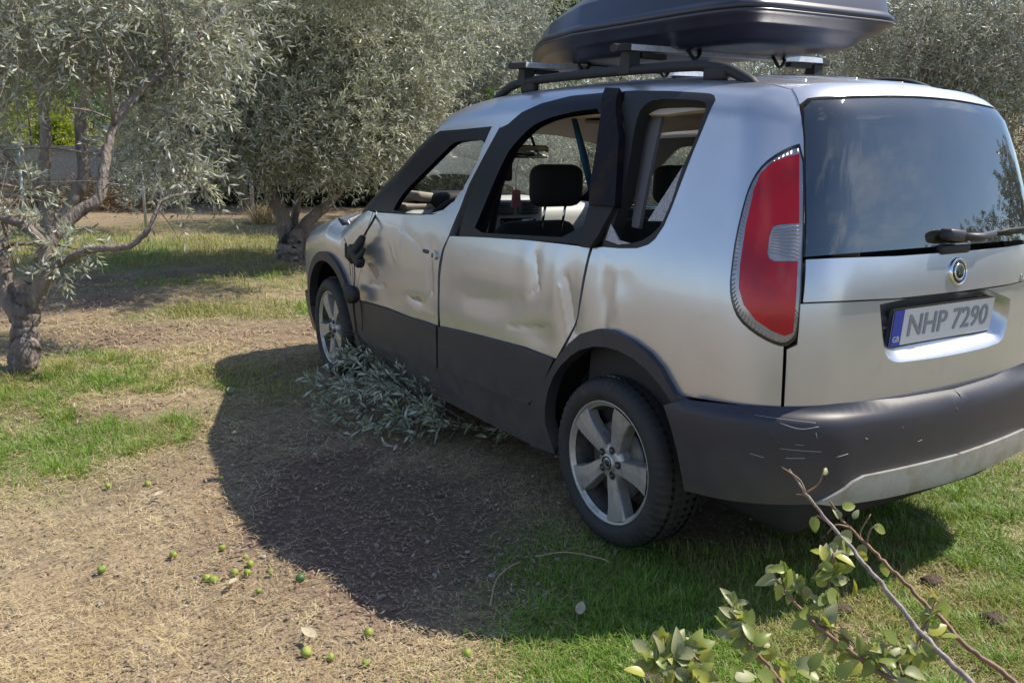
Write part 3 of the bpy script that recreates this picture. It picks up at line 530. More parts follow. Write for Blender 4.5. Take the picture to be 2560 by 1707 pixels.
# tail lamps
for mr in both:
    lp = list(rounded(A['lamp'])); LDn = (-.8, -.75, .1)
    base = ce('tail_lamp', patch(lp, LDn, .004, .03, grid=.03, mirror=mr), CLEARL, 'red and clear left tail lamp' if not mr else None)
    cen = np.mean(lp, 0)
    ce('lamp_seal', patch(lp, LDn, .0055, .02, grid=.03, mirror=mr, holes=[[p + (cen - p) * .035 * (1 + .3 * (p[2] < .95)) for p in lp]]), GLOSSB, parent=base)
    red = [q for q in A['red']]
    ce('red_lens', patch(red, LDn, .008, .012, grid=.025, mirror=mr), REDL, parent=base)
    ce('reversing_lens', patch(A['rev'], LDn, .009, .01, grid=.02, mirror=mr), CLEARL, parent=base)
    rr = []
    v0, v1 = np.array(A['rev'][0]), np.array(A['rev'][2]); u0, u1 = np.array(A['rev'][7]), np.array(A['rev'][5])
    for t in np.linspace(.06, .94, 9):
        a_ = u0 + (u1 - u0) * t; b_ = np.array(A['rev'][1]) + (v1 - np.array(A['rev'][1])) * t; P = shootG(np.linspace(a_, b_, 6) + unit(LDn) * 3, -unit(LDn), .011)
        rr.append(tube(mir(P) if mr else P, .0016, 5))
    cp('lens_ribs', merge(rr), CLEARL, parent=base)['kind'] = 'stuff'
    rr = []
    li = [p + (cen - p) * .05 for p in lp]; lo_ = [p + (cen - p) * .13 for p in lp]
    for i in range(len(lp)):
        j = (i + 1) % len(lp); k = max(1, int(np.linalg.norm(lp[i] - lp[j]) / .011))
        for s in range(k):
            a_ = li[i] + (li[j] - li[i]) * s / k; b_ = lo_[i] + (lo_[j] - lo_[i]) * s / k
            if i >= 31: b_ = a_ + (-.012, -.012, 0)
            P = shootG(np.array([a_, b_]) + unit(LDn) * 3, -unit(LDn), .006); rr.append(tube(mir(P) if mr else P, .0014, 4))
    cp('border_ribs', merge(rr), CLEARL, parent=base)['kind'] = 'stuff'
    if not mr:
        P = shootG(np.array([(-.755, -.47, 1.10), (-.70, -.53, 1.10), (-.70, -.53, 1.09), (-.76, -.47, 1.09)]) + unit(LDn) * 3, -unit(LDn), .006)
# bumper
def boff(P):
    z = P[:, 2]; return pch(z, [.15, .24, .30, .34, .48, .575, .598, .614, .624, .634, .645, .7], [-.06, .01, .034, .045, .055, .055, .050, .038, .022, .004, 0, 0])
def cl(z, off=boff): return shootG([(XC, -3, z)], (0, 1, 0), off)[0]
bump = [np.array(p) for p in ((-.80, -.300, .604), (-.80, -.431, .619), (-.766, -.53, .6285), (-.707, -.608, .6345))] + [shootG([(XC - x, -3, z)], (0, 1, 0), boff)[0] for x, z in ((.5, .640), (.25, .630))]
bb = [cl(z) for z in np.linspace(.627, .335, 12)] + [shootG([(x, -3, z)], (0, 1, 0), boff)[0] for x, z in ((XC - .35, .338), (-.55, .348), (-.66, .355))] + [np.array(p) for p in ((-.765, -.64, .350), (-.835, -.53, .338), (-.855, -.44, .325), (-.84, -.39, .318), (-.84, -.372, .36), (-.84, -.343, .43), (-.84, -.30, .515), (-.84, -.262, .575))]
DB = (-.72, -1, .12)
bmp = ce('rear_bumper', [patch(bump + bb, DB, boff, .05, grid=.03), patch(bump + bb, DB, boff, .05, grid=.03, mirror=True)], CLAD, 'scuffed dark plastic rear bumper')
def soff(P): return boff(P) + .010
sk = [cl(z, soff) for z in np.linspace(.425, .332, 7)] + [shootG([(x, -3, z)], (0, 1, 0), soff)[0] for x, z in ((-.14, .333), (-.38, .340), (-.60, .352), (-.645, .362), (-.56, .402), (-.535, .418), (-.492, .430), (-.2, .427))]
ce('skid_plate', [patch(sk, (-.3, -1, .05), soff, .03, grid=.04), patch(sk, (-.3, -1, .05), soff, .03, grid=.04, mirror=True)], SILV, parent=bmp)
ss = []
for pts in (((-.74, .525), (-.645, .519)), ((-.726, .497), (-.684, .5)), ((-.79, .50), (-.766, .493)), ((-.778, .612), (-.70, .606), (-.66, .602)), ((-.74, .598), (-.70, .585), (-.655, .592)), ((-.663, .575), (-.66, .56)), ((-.35, .56), (-.342, .553)), ((-.09, .58), (-.082, .57)), ((-.5, .545), (-.49, .541)), ((-.60, .50), (-.56, .506)), ((-.27, .50), (-.25, .503)), ((-.71, .54), (-.69, .538))):
    P = []
    for x, z in pts: P.append((x, -3, z))
    P = spline(P, 4); Q = shootG(P, (0, 1, 0), boff); ss.append(tube(Q, rng.uniform(.0006, .0012), 4))
cp('scratch_marks', merge(ss), WHITESC, parent=bmp)['kind'] = 'stuff'
# scraped door marks
ce('scrape', patch([np.array((-.84, y, z)) for y, z in ((1.37, .646), (1.40, .636), (1.47, .637), (1.52, .648), (1.45, .650), (1.41, .662))], LD, .003, .002), PRIMER)
ce('scrape', patch([np.array((-.84, y, z)) for y, z in ((2.03, .745), (1.96, .752), (1.88, .735), (1.86, .70), (1.90, .675), (1.93, .69), (1.98, .72))], LD, .003, .002), PRIMER)
# door handle socket
hq = [np.array((-.84, y, z)) for y, z in ((1.30, .889), (1.222, .892), (1.218, .855), (1.228, .846), (1.28, .848), (1.285, .862), (1.30, .862))]
hb = ce('handle_socket', patch(rounded([np.array((-.84, y, z)) for y, z in ((1.285, .892), (1.22, .890), (1.22, .850), (1.285, .852))]), LD, .012, .012, grid=.02), PAINT, 'lock escutcheon left where the handle broke off')
ce('lock_slot', patch([np.array((-.84, y, z)) for y, z in ((1.262, .878), (1.248, .878), (1.248, .858), (1.262, .858))], LD, .014, .004), GLOSSB, parent=hb)
ce('handle_socket', patch(rounded([np.array((-.84, y, z)) for y, z in ((1.36, .888), (1.31, .886), (1.312, .868), (1.36, .870))]), LD, .006, .008, grid=.02), CLAD, 'empty hole of the torn off handle')
# broken mirror hanging on its cables
mh = ce_m = cp('mirror_base', merge([tube([(-.885, 1.955, .885), (-.89, 2.02, .82), (-.90, 2.07, .775)], [.018, .030, .026], 8), rbox((-.895, 2.02, .785), (.05, .15, .055), .015, 2, M=Matrix.Rotation(.55, 4, 'X')), tube([(-.89, 2.17, .835), (-.90, 2.13, .77), (-.90, 2.06, .75)], [.006, .014, .014], 6), tube([(-.89, 1.93, .83), (-.90, 1.97, .78), (-.90, 2.03, .76)], [.012, .02, .016], 6)]), RUBBER, 'black broken mirror base hanging against the front door')
cp('mirror_motor', merge([lathez([(-.03, 0), (-.03, .035), (-.02, .047), (.01, .047), (.022, .035), (.022, 0)], facing((-.905, 2.075, .575), (-1, -.35, .1)), 20), rbox((-.895, 2.14, .60), (.04, .07, .035), .01, 2)]), RUBBER, 'black mirror motor dangling by a cable')
cb = [tube(spline([(-.82, 1.93, 1.0), (-.862, 1.90, .955), (-.872, 1.93, .92), (-.885, 1.955, .88)], 4), .006, 6), tube(spline([(-.90, 2.04, .76), (-.885, 2.07, .70), (-.885, 2.075, .63), (-.90, 2.085, .60)], 5), .003, 5), tube(spline([(-.90, 2.08, .76), (-.883, 2.10, .70), (-.885, 2.09, .60)], 5), .0015, 4),
      tube(spline([(-.89, 2.14, .80), (-.875, 2.16, .74), (-.875, 2.15, .66)], 5), .0018, 4), tube(spline([(-.89, 2.19, .86), (-.875, 2.17, .80), (-.89, 2.12, .76)], 5), .0018, 4), tube(spline([(-.86, 2.07, .56), (-.855, 2.06, .48), (-.86, 2.04, .38)], 5), .003, 5)]
cp('mirror_cables', merge(cb), RUBBER)
# under body, wheel housings
cp('floor_pan', rbox((XC, 1.35, .27), (1.10, 3.9, .16), .03, 1), TRIMIN)
cp('floor_pan', rbox((XC, 1.30, .25), (1.40, 1.50, .10), .03, 1), TRIMIN)
cp('exhaust', merge([tube([(.25, -.62, .27), (.25, -.35, .27), (.1, .1, .26)], .03, 10), rbox((.1, -.35, .27), (.3, .3, .12), .05, 2)]), TRIMIN)
for mr in both:
    for yc in (-.02, 2.60):
        v, f = [], []; n_ = 20
        for k in range(n_ + 1):
            t = math.radians(8 + 164 * k / n_)
            for x in (-.80, -.45): v.append((x, yc + .435 * math.cos(t), .30 + .435 * math.sin(t)))
        for k in range(n_): f.append((2 * k, 2 * k + 1, 2 * k + 3, 2 * k + 2))
        f.append(tuple(2 * k + 1 for k in range(n_ + 1)))
        v = [(2 * XC - a, b, c) for a, b, c in v] if mr else v
        cp('wheel_housing', (v, f), TRIMIN)
# wheels
def make_wheel(loc, rot):
    w = empty('wheel', (0, 0, 0), car); w.matrix_parent_inverse = CARM; w.location = loc; w.rotation_euler = rot
    Rt = .296
    prof = [(-.078, .212), (-.094, .222), (-.102, .245), (-.098, .268), (-.088, .284), (-.070, .2925), (-.030, Rt), (.030, Rt), (.070, .2925), (.088, .284), (.100, .262), (.094, .225), (.078, .205)]
    n = 180; v, f = lathe(prof, n); v = np.array(v); m_ = len(prof)
    for k in range(n):
        for j in range(3, 10):
            i = k * m_ + j; s = 1
            if j in (3, 4, 5, 7, 8, 9) and (k % 3 == 0): s = .976
            v[i, 1:] *= s
    ty = mesh('tyre', v, f, TYRE, w)
    gr = []
    for x in (-.052, -.018, .018, .052): gr.append(lathe([(x - .004, Rt + .0005), (x - .003, Rt - .007), (x + .003, Rt - .007), (x + .004, Rt + .0005)], 60))
    mesh('tread_grooves', *merge(gr), GLOSSB, w)
    rim = mesh('rim', *lathe([(-.074, .196), (-.078, .203), (-.086, .209), (-.089, .2145), (-.086, .2165), (-.080, .2145), (-.074, .208)], 96), ALLOY, w)
    mesh('rim_barrel', *lathe([(-.078, .2035), (-.060, .197), (-.04, .190), (.07, .185), (.09, .205)], 72), ALLOYD, w)
    sp = []
    for k in range(5):
        base = math.radians(-4 + 72 * k); R_ = np.linspace(.045, .2035, 12); V = []; Fc = []
        for i, r in enumerate(R_):
            u = i / 11.; c = base + .10 * math.sin(u * 2.6) - .02; wa = (.026 + .022 * u ** 1.3); wb = (.024 + .025 * u ** 2.0)
            x = -.071 - .007 * math.sin(u * math.pi * .55) - .007 * u
            for s, dx in ((-wa * 1.10, .042), (-wa * 1.01, .005), (-wa * .95, 0), (0, -.0015), (wb * .93, 0), (wb, .006), (wb * 1.12, .042)):
                t = c + s / r; V.append((x + dx, -r * math.cos(t), r * math.sin(t)))
        for i in range(11):
            for j in range(6): Fc.append((i * 7 + j, i * 7 + j + 1, (i + 1) * 7 + j + 1, (i + 1) * 7 + j))
        sp = mesh('spoke', V, [t[::-1] for t in Fc], ALLOY, w, False)
    hub = mesh('hub', *lathe([(-.02, .070), (-.058, .066), (-.070, .060), (-.074, .040), (-.074, 0)], 40), ALLOY, w)
    for k in range(5):
        t = math.radians(32 + 72 * k); y, z = .047 * math.cos(t), .047 * math.sin(t)
        v, f = lathe([(-.0775, .0135), (-.0765, .0135), (-.0765, .012), (-.0755, .0), ], 16); mesh('lug_hole', [(a, b + y, c + z) for a, b, c in v], f, GLOSSB, w)
        v, f = lathe([(-.074, .0085), (-.0815, .008), (-.0825, .006), (-.0825, 0)], 6); mesh('lug_bolt', [(a, b + y, c + z) for a, b, c in v], f, ALLOYD, w)
    cap = mesh('hub_cap', *lathe([(-.072, .034), (-.082, .032), (-.086, .028), (-.0865, 0)], 32), ALLOY, w)
    mesh('cap_ring', *lathe([(-.0868, .0245), (-.089, .023), (-.089, .020), (-.0868, .0185)], 32), GLOSSB, w)
    e = [tube([(-.088, -.006 + i * .006, -.012 + abs(i) * .003), (-.088, -.006 + i * .006 + .002, .012 - abs(i) * .003)], .002, 5) for i in (-1, 0, 1, 2)] + [tube([(-.088, -.010, -.002), (-.088, .012, .002)], .0018, 5)]
    mesh('cap_emblem', *merge(e), GLOSSB, w)
    mesh('brake_disc', *lathe([(-.030, .05), (-.036, .06), (-.036, .135), (-.018, .135), (-.018, .05)], 48), ALLOYD, w)
    mesh('brake_caliper', *rbox((-.03, .11, .06), (.05, .06, .10), .012, 2), TRIMIN, w)
    return w
def dup_tree(o, parent):
    c = o.copy(); COL.objects.link(c); c.parent = parent
    for ch in list(o.children): dup_tree(ch, c)
    return c
wh0 = make_wheel((-.748, 0, .293), (0, 0, 0))
for x, y, rx, rz in ((-.735, 2.605, .35, -.06), (2 * XC + .748, 0, 1.1, math.pi), (2 * XC + .735, 2.605, .6, math.pi - .06)):
    c = dup_tree(wh0, car); c.matrix_parent_inverse = CARM; c.location = (x, y, .293); c.rotation_euler = (rx if x < 0 else 0, 0, rz)
# roof rails, cross bars
for mr in both:
    P = [on_top(XC - .49, y) for y in (-.26,)][0]
    zt = lambda y: on_top(XC - .50, y)[2]
    pts = [(-.545, -.30, zt(-.30) - .02), (-.545, -.24, zt(-.24) + .008), (-.548, -.14, zt(-.14) + .038), (-.55, 0, zt(0) + .045), (-.552, .4, zt(.4) + .042), (-.553, .8, zt(.8) + .042), (-.552, 1.05, zt(1.05) + .040), (-.55, 1.17, zt(1.17) + .012), (-.548, 1.27, zt(1.27) - .015)]
    P = spline(pts, 6); v, f = tube(P, [.018 if 3 < i < 44 else .015 for i in range(len(P))], 10)
    v = np.array(v); 
    if mr: v = mir(v)
    cp('roof_rail', (v, f), RUBBER)
    for y in (.95, -.12):
        v, f = rbox((-.55, y, zt(y) + .02), (.035, .10, .05), .012, 2); v = mir(v) if mr else v; cp('rail_foot', (v, f), RUBBER)
def zb(x): return 1.694 + (x - XC + .53) * .018
for y in (.98, .31):
    zb = (lambda x, y=y: 1.694 + (x - XC + .53) * .018 - .016 * (y > .6))
    x0, x1 = XC - .565, XC + .56
    cbp = cp('cross_bar', hull_prism([(x0 + .05, y - .030, zb(x0) - .010), (x0 + .05, y - .027, zb(x0) + .010), (x0 + .05, y, zb(x0) + .014), (x0 + .05, y + .027, zb(x0) + .010), (x0 + .05, y + .030, zb(x0) - .010), (x0 + .05, y, zb(x0) - .012)], (x1 - x0 - .1, 0, zb(x1) - zb(x0))), ALU, smooth=False)
    for e, s in ((x0, 1), (x1, -1)):
        v, f = hull_prism([(e + s * .051, y - .029, zb(e) - .011), (e + s * .051, y - .028, zb(e) + .011), (e + s * .051, y, zb(e) + .0155), (e + s * .051, y + .025, zb(e) + .009), (e + s * .051, y + .029, zb(e) - .007), (e + s * .051, y, zb(e) - .0135)], (-s * .06, 0, 0)); v = np.array(v); v[6:, 1] = y + (v[6:, 1] - y) * .6; v[6:, 2] -= .006
        cp('bar_end_cap', (v, f), RUBBER, parent=cbp, smooth=False)
    for e in (XC - .495, XC + .495):
        sg = 1 if e < XC else -1; z1 = zb(e) - .014; zr_ = on_top(XC - .5, y)[2]
        cp('bar_clamp', hull_prism([(e - .02, y - .022, zr_ + .03), (e - .02, y + .040, zr_ + .03), (e - .02, y + .024, z1), (e - .02, y - .018, z1)], (.05, 0, 0)), RUBBER, parent=cbp, smooth=False)
        cp('clamp_arm', hull_prism([(e + sg * .04, y - .02, z1), (e + sg * .04, y + .02, z1), (e + sg * .16, y + .015, z1), (e + sg * .16, y - .015, z1)], (0, 0, -.018)), RUBBER, parent=cbp, smooth=False)
# ------------------------------------------------------------------ roof box (rests on the bars)
bx = tag(empty('roof_box', (XC, .75, 1.73)), 'dark grey streamlined roof box carried on the cross bars of the silver car', 'roof box')
BXM = Matrix.Translation((-XC, -.75, -1.73))
def bring(z, inset, n=72, tail=0, nose=0):
    """closed plan outline of the box at one height"""
    V = []
    for k in range(n):
        t = 2 * math.pi * k / n; c, s = math.cos(t), math.sin(t); e = .42 if s > 0 else .22
        sx = math.copysign(abs(c) ** e, c); sy = math.copysign(abs(s) ** e, s)
        y = .74 + sy * (.90 - inset); hw = .455 - inset - .02
        if y > .70: hw -= (.40 * ((y - .70) / .94) ** 1.7) * 1.0
        hw = max(hw, .04)
        x = XC + .0 + sx * hw
        zz = z(x, y) if callable(z) else z
        V.append((x, y, zz + (x - XC) * .022))
    return V
def loft(rings, capb=True, capt=True):
    n = len(rings[0]); V = [p for r in rings for p in r]; Fc = []
    for r in range(len(rings) - 1):
        for i in range(n): Fc.append((r * n + i, r * n + (i + 1) % n, (r + 1) * n + (i + 1) % n, (r + 1) * n + i))
    if capb: Fc.append(tuple(range(n))[::-1])
    if capt: Fc.append(tuple((len(rings) - 1) * n + i for i in range(n)))
    return V, Fc
nz_ = lambda y: np.clip((y - 1.0) / .62, 0, 1) ** 1.6
rimz = lambda x, y: 1.794 - .046 * nz_(y)
botz = lambda x, y: 1.706 + .015 * np.clip((.05 - y) / .3, 0, 1) - .022 * nz_(y)
def topz(h):
    return lambda x, y: 1.817 - .050 * nz_(y) + h * (1 - np.clip((y - .35) / 1.1, 0, 1) ** 1.3 * .86) * (1 - .25 * np.clip((.1 - y) / .3, 0, 1))
low = loft([bring(botz, .19), bring(botz, .13), bring(lambda x, y: botz(x, y) + .012, .10), bring(lambda x, y: botz(x, y) + .030, .085), bring(lambda x, y: .5 * botz(x, y) + .5 * rimz(x, y) + .002, .050), bring(lambda x, y: .45 * botz(x, y) + .55 * rimz(x, y) + .004, .036), bring(lambda x, y: rimz(x, y) - .010, .020), bring(lambda x, y: rimz(x, y) - .006, .002), bring(rimz, 0), bring(lambda x, y: rimz(x, y) + .006, .004)])
o = mesh('box_base', low[0], low[1], BOXM, bx); o.matrix_parent_inverse = BXM
lid = loft([bring(lambda x, y: rimz(x, y) + .008, .003), bring(lambda x, y: rimz(x, y) + .022, .004), bring(lambda x, y: rimz(x, y) + .032, .016), bring(topz(.02), .022), bring(topz(.11), .034), bring(topz(.125), .050), bring(topz(.175), .085), bring(topz(.215), .14), bring(topz(.235), .23)], capb=True)
o = mesh('box_lid', lid[0], lid[1], BOXM, bx); o.matrix_parent_inverse = BXM
for y in (.98, .31):
    for x in (XC - .22, XC + .24):
        o = mesh('mounting_clamp', *tube(spline([(x - .02, y, 1.73), (x - .03, y - .035, 1.70), (x, y - .04, 1.67), (x + .03, y - .035, 1.70), (x + .02, y, 1.73)], 4), .007, 6), RUBBER, bx); o.matrix_parent_inverse = BXM
# ------------------------------------------------------------------ inside the car
def seat(x, y, name='front_seat'):
    M1 = Matrix.Rotation(math.radians(14), 4, 'X')
    s = cp(name, rbox((x + .02, y - .01, .635), (.45, .16, .78), .07, 3, M=M1.inverted(), taper=.06), SEAT)
    cp('seat_cushion', rbox((x, y + .28, .42), (.50, .52, .16), .06, 3), SEAT, parent=s)
    cp('headrest', rbox((x + .01, y - .10, 1.182), (.265, .11, .185), .052, 4), SEAT, parent=s)
    for q in (-.055, .055): cp('headrest_post', tube([(x + .01 + q, y - .10, 1.10), (x + .01 + q, y - .07, .98)], .006, 6), CHROME, parent=s)
    return s
seat(-.375, 1.10); seat(.30, 1.05)
rs_ = cp('rear_seat', merge([rbox((XC, .02, .66), (1.22, .16, .50), .06, 3), rbox((XC, .32, .46), (1.22, .50, .16), .06, 3)]), SEAT)
for x in (-.38, .28): cp('headrest', rbox((x, .0, .97), (.24, .09, .14), .04, 3), SEAT, parent=rs_)
cp('parcel_shelf', rbox((XC, -.28, .93), (1.15, .42, .025), .008, 1), TRIMIN)
das = cp('dashboard', merge([rbox((XC, 2.02, .90), (1.38, .50, .28), .07, 3), rbox((XC, 2.24, .95), (1.34, .30, .07), .03, 2), rbox((XC - .05, 1.83, .86), (.38, .20, .46), .04, 3)]), DASH)
cp('instrument_hood', rbox((-.40, 1.83, 1.075), (.34, .16, .09), .04, 3), TRIMIN, parent=das)
for x in (-.19, -.03):
    vt = cp('air_vent', rbox((x, 1.728, 1.035), (.13, .05, .075), .012, 2), LTRIM, parent=das)
    for k in range(5): cp('vent_slat', rbox((x, 1.70, 1.01 + k * .0125), (.11, .006, .005), .001, 1), GLOSSB, parent=vt)
cp('radio', rbox((-.10, 1.728, .955), (.20, .03, .05), .006, 1), GLOSSB, parent=das)
cp('radio_trim', rbox((-.10, 1.726, .915), (.19, .03, .02), .004, 1), LTRIM, parent=das)
cp('knob', lathez([(0, .017), (.018, .015), (.02, 0)], facing((.01, 1.715, .955), (0, -1, 0)), 16), GLOSSB, parent=das)
stw = [( -.46 + .175 * math.cos(t), 1.74 - .09 * math.sin(t), .94 + .15 * math.sin(t)) for t in np.linspace(0, 2 * math.pi, 33)]
stg = cp('steering_wheel', tube(stw, .015, 8, cap=False), TRIMIN)
cp('steering_hub', rbox((-.46, 1.77, .93), (.16, .06, .11), .03, 2), LTRIM, parent=stg)
for a_ in (0, math.pi, -math.pi / 2): cp('steering_spoke', tube([(-.46, 1.76, .93), (-.46 + .17 * math.cos(a_), 1.74 - .09 * math.sin(a_), .94 + .145 * math.sin(a_))], .012, 6), LTRIM, parent=stg)
mrr = cp('interior_mirror', rbox((-.14, 1.56, 1.325), (.23, .03, .065), .014, 3), TRIMIN)
cp('mirror_stalk', tube([(-.10, 1.57, 1.35), (-.07, 1.66, 1.42)], .008, 6), TRIMIN, parent=mrr)
cp('mirror_glass', rbox((-.14, 1.542, 1.325), (.215, .006, .052), .002, 1), CHROME, parent=mrr)
for x in (-.40, .29): cp('sun_visor', rbox((x, 1.35, 1.475), (.38, .16, .02), .008, 2), HEADL)
cp('seat_belt', merge([hull_prism([(-.66, .93, 1.34), (-.66, .98, 1.34), (-.70, 1.10, .75), (-.70, 1.05, .75)], (.004, 0, 0)), rbox((-.655, .955, 1.26), (.03, .06, .11), .012, 2)]), TRIMIN)
cp('airbag_cloth', merge([rbox((-.50, 1.95, 1.08), (.30, .30, .05), .02, 3, M=Matrix.Rotation(.12, 4, 'Y')), rbox((-.55, 1.93, 1.045), (.34, .26, .03), .012, 3)]), HEADL, 'crumpled pale cloth lying on the dashboard')
# things hanging or lying inside
PINK = mat('pink_card', (.42, .15, .18), .5)
af = tag(empty('air_freshener', (-.20, 1.58, 1.10)), 'pink oval air freshener dangling from the interior mirror of the car', 'air freshener')
o = mesh('scented_tag', *rbox((0, 0, -.01), (.062, .012, .085), .026, 3, taper=.25), PINK, af); o = mesh('cord', *tube([(0, 0, .03), (-.008, -.005, .12), (.01, -.01, .20)], .0014, 5), RUBBER, af)
STRAP = mat('blue_strap', (.02, .10, .22), .6)
tag(mesh('luggage_strap', *hull_prism([(-.470, .76, 1.47), (-.445, .76, 1.47), (-.40, .74, 1.33), (-.352, .73, 1.16), (-.378, .73, 1.14), (-.43, .745, 1.32)], (0, .004, 0)), STRAP), 'blue strap hanging from the car ceiling behind the driver seat', 'strap')
tag(mesh('paper_sheet', *hull_prism([(-.375, .70, 1.19), (-.33, .69, 1.15), (-.30, .68, 1.30), (-.335, .69, 1.27)], (0, .003, 0)), WHITE), 'grey white sheet wedged beside the driver headrest', 'sheet')
WOODC = mat('pale_twig', (.36, .24, .15), .7)
tag(mesh('straw_stalk', *tube([(-.66, -.02, 1.10), (-.648, -.035, 1.20), (-.64, -.04, 1.225)], .0022, 5), WOODC), 'thin dry stalk standing inside the smashed quarter window', 'stalk')
# ------------------------------------------------------------------ terrain
FW = np.array([.5417, .8406]); RT = np.array([.8406, -.5417])     # view heading and its right, on the ground
def fr(x, y):
    dx = np.asarray(x) - CAM[0]; dy = np.asarray(y) - CAM[1]; return dx * FW[0] + dy * FW[1], dx * RT[0] + dy * RT[1]
def wxy(f, r): return CAM[0] + f * FW[0] + r * RT[0], CAM[1] + f * FW[1] + r * RT[1]
_k = [(rng.uniform(0, 6.28), rng.uniform(0, 6.28), rng.uniform(-1, 1), rng.uniform(-1, 1)) for _ in range(30)]
def nse(x, y, s, o=0):
    v = 0; a = 1; tot = 0
    for i in range(5):
        p = _k[(i + o) % 30]; q = _k[(i * 3 + o + 7) % 30]; fq = s * 1.9 ** i; al = p[0] + o
        v = v + a * np.sin(fq * (x * math.cos(al) + y * math.sin(al)) + p[1] + 1.3 * np.sin(fq * .7 * (x * math.cos(al + 1.9) + y * math.sin(al + 1.9)) + q[0])); tot += a; a *= .6
    return v / tot
def sstep(a, b, x):
    t = np.clip((x - a) / (b - a), 0, 1); return t * t * (3 - 2 * t)
def hgt(x, y):
    x = np.asarray(x, float); y = np.asarray(y, float); f, r = fr(x, y)
    near = np.exp(-((x + .05) / 1.5) ** 6 - ((y - 1.4) / 2.6) ** 6)
    h = (.022 * nse(x, y, 1.7) + .012 * nse(x, y, 6, 3)) * (1 - .85 * near)
    h = h + 3.4 * sstep(24.5, 40, f) - .02
    tr = np.exp(-((x + 2.4) ** 2 + (y - 3.5) ** 2) / .25) + np.exp(-((x - .65) ** 2 + (y - 7.65) ** 2) / .5)
    return h + .05 * tr
# patches of green growth: (x, y, rx, ry, strength)
GP = [(-2.5, 4.6, .5, .4, .45), (-2.6, 1.7, .35, .5, .5), (-1.6, 3.7, .5, .3, .4), (-.5, 13, 3.2, 1.2, .55), (-3, 12, 1.5, 1.4, .6), (2.2, 13.5, 2, 1, .4), (-2.2, 2.05, .42, .35, 1.1), (-2.45, 2.7, .5, .4, .8), (-1.85, 3.1, .65, .30, .8), (-1.45, 3.05, .45, .25, .8), (-2.05, 3.75, .6, .3, .5), (-2.1, 1.75, .3, .2, .5), (-.2, 8.9, 1.9, 1.4, .75), (.5, 9.8, 2.2, 1.2, .75), (-2, 10, 2.5, 1.2, .6), (-.3, 11, 3, 1, .55),
      (-.75, 5.1, .8, .45, .95), (-.3, 4.9, .5, .35, .9), (.3, 6.6, 1.2, .6, .8), (-1.2, 6.8, .8, .5, .55), (-.75, -.40, .5, .30, 1.25), (-1.1, -.1, .40, .25, .8), (-1.35, -.5, .45, .22, 1.2), (-.9, -.75, .55, .3, 1.1), (-.35, -.65, .6, .35, .95), (.5, -.45, .6, .45, 1.5), (0, -.95, .7, .35, 1.1), (1.2, -.3, .8, .5, 1.1), (.4, -1.3, .8, .4, .9), (.1, 0, .3, .3, .3), (-1.25, .9, .2, .3, .3), (-1.0, .35, .3, .3, .75), (-1.3, 2.5, .35, .4, .6)]
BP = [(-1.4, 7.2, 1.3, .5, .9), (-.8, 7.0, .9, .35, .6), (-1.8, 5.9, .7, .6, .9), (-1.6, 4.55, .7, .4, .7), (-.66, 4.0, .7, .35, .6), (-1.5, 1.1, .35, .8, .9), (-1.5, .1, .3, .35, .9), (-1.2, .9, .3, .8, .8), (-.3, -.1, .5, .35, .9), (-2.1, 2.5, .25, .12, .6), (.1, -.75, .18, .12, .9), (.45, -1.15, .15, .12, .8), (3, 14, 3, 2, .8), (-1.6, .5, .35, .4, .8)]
def green(x, y):
    g = 0.
    for a, b, p, q, s in GP: g = g + s * np.exp(-((x - a) / p) ** 2 - ((y - b) / q) ** 2)
    f, r = fr(x, y); g = g + .3 * sstep(26, 30, f) + .35 * sstep(.9, 1.8, x) * sstep(6, 3, y) + .4 * (y < -1.5)
    return g * np.clip(1.0 + .8 * nse(x, y, 4.5, 5), .15, 2)
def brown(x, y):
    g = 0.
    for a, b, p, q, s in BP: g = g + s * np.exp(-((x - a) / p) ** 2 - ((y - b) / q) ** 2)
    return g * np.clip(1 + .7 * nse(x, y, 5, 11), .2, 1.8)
def axis_(lo, hi, near0, near1, st):
    a = [near0]; s = st
    b = list(np.arange(near0, near1, st)); x = near1; out = b
    s = st
    while x < hi: out.append(x); s *= 1.16; x += s
    out.append(hi); x = near0; s = st; pre = []
    while x > lo: s *= 1.16; x -= s; pre.append(max(x, lo))
    return np.array(pre[::-1] + out)
gx = axis_(-300, 500, -3.2, 3.2, .045); gy = axis_(-300, 600, -1.8, 5.5, .045)
GX, GY = np.meshgrid(gx, gy, indexing='ij'); GZ = hgt(GX, GY)
GZ += (rng.random(GX.shape) - .5) * .014 * (np.abs(GX) < 3.2) * (GY < 5.5) * (GY > -1.8)
V = np.stack([GX.ravel(), GY.ravel(), GZ.ravel()], 1); ny = len(gy)
ii, jj = np.meshgrid(np.arange(len(gx) - 1), np.arange(ny - 1), indexing='ij'); i0 = (ii * ny + jj).ravel()
me = bpy.data.meshes.new('ground'); me.from_pydata(V.tolist(), [], np.stack([i0, i0 + ny, i0 + ny + 1, i0 + 1], 1).tolist())
gr_ = green(V[:, 0], V[:, 1]); br_ = brown(V[:, 0], V[:, 1])
at = me.attributes.new('cover', 'FLOAT_VECTOR', 'POINT'); at.data.foreach_set('vector', np.stack([np.clip(gr_, 0, 1), np.clip(br_, 0, 1), gr_ * 0], 1).astype(np.float32).ravel())
me.polygons.foreach_set('use_smooth', [True] * len(me.polygons))
GM = mat('dry_soil', (.30, .228, .138), .95, noise=[(3, (.19, .138, .082), .4, .62), (22, (.42, .335, .20), .5, .72), (110, (.11, .08, .06), .48, .68)], bump=(60, .7, .02))
n = GM.node_tree; b = n.nodes['Principled BSDF']; src = b.inputs['Base Color'].links[0].from_socket
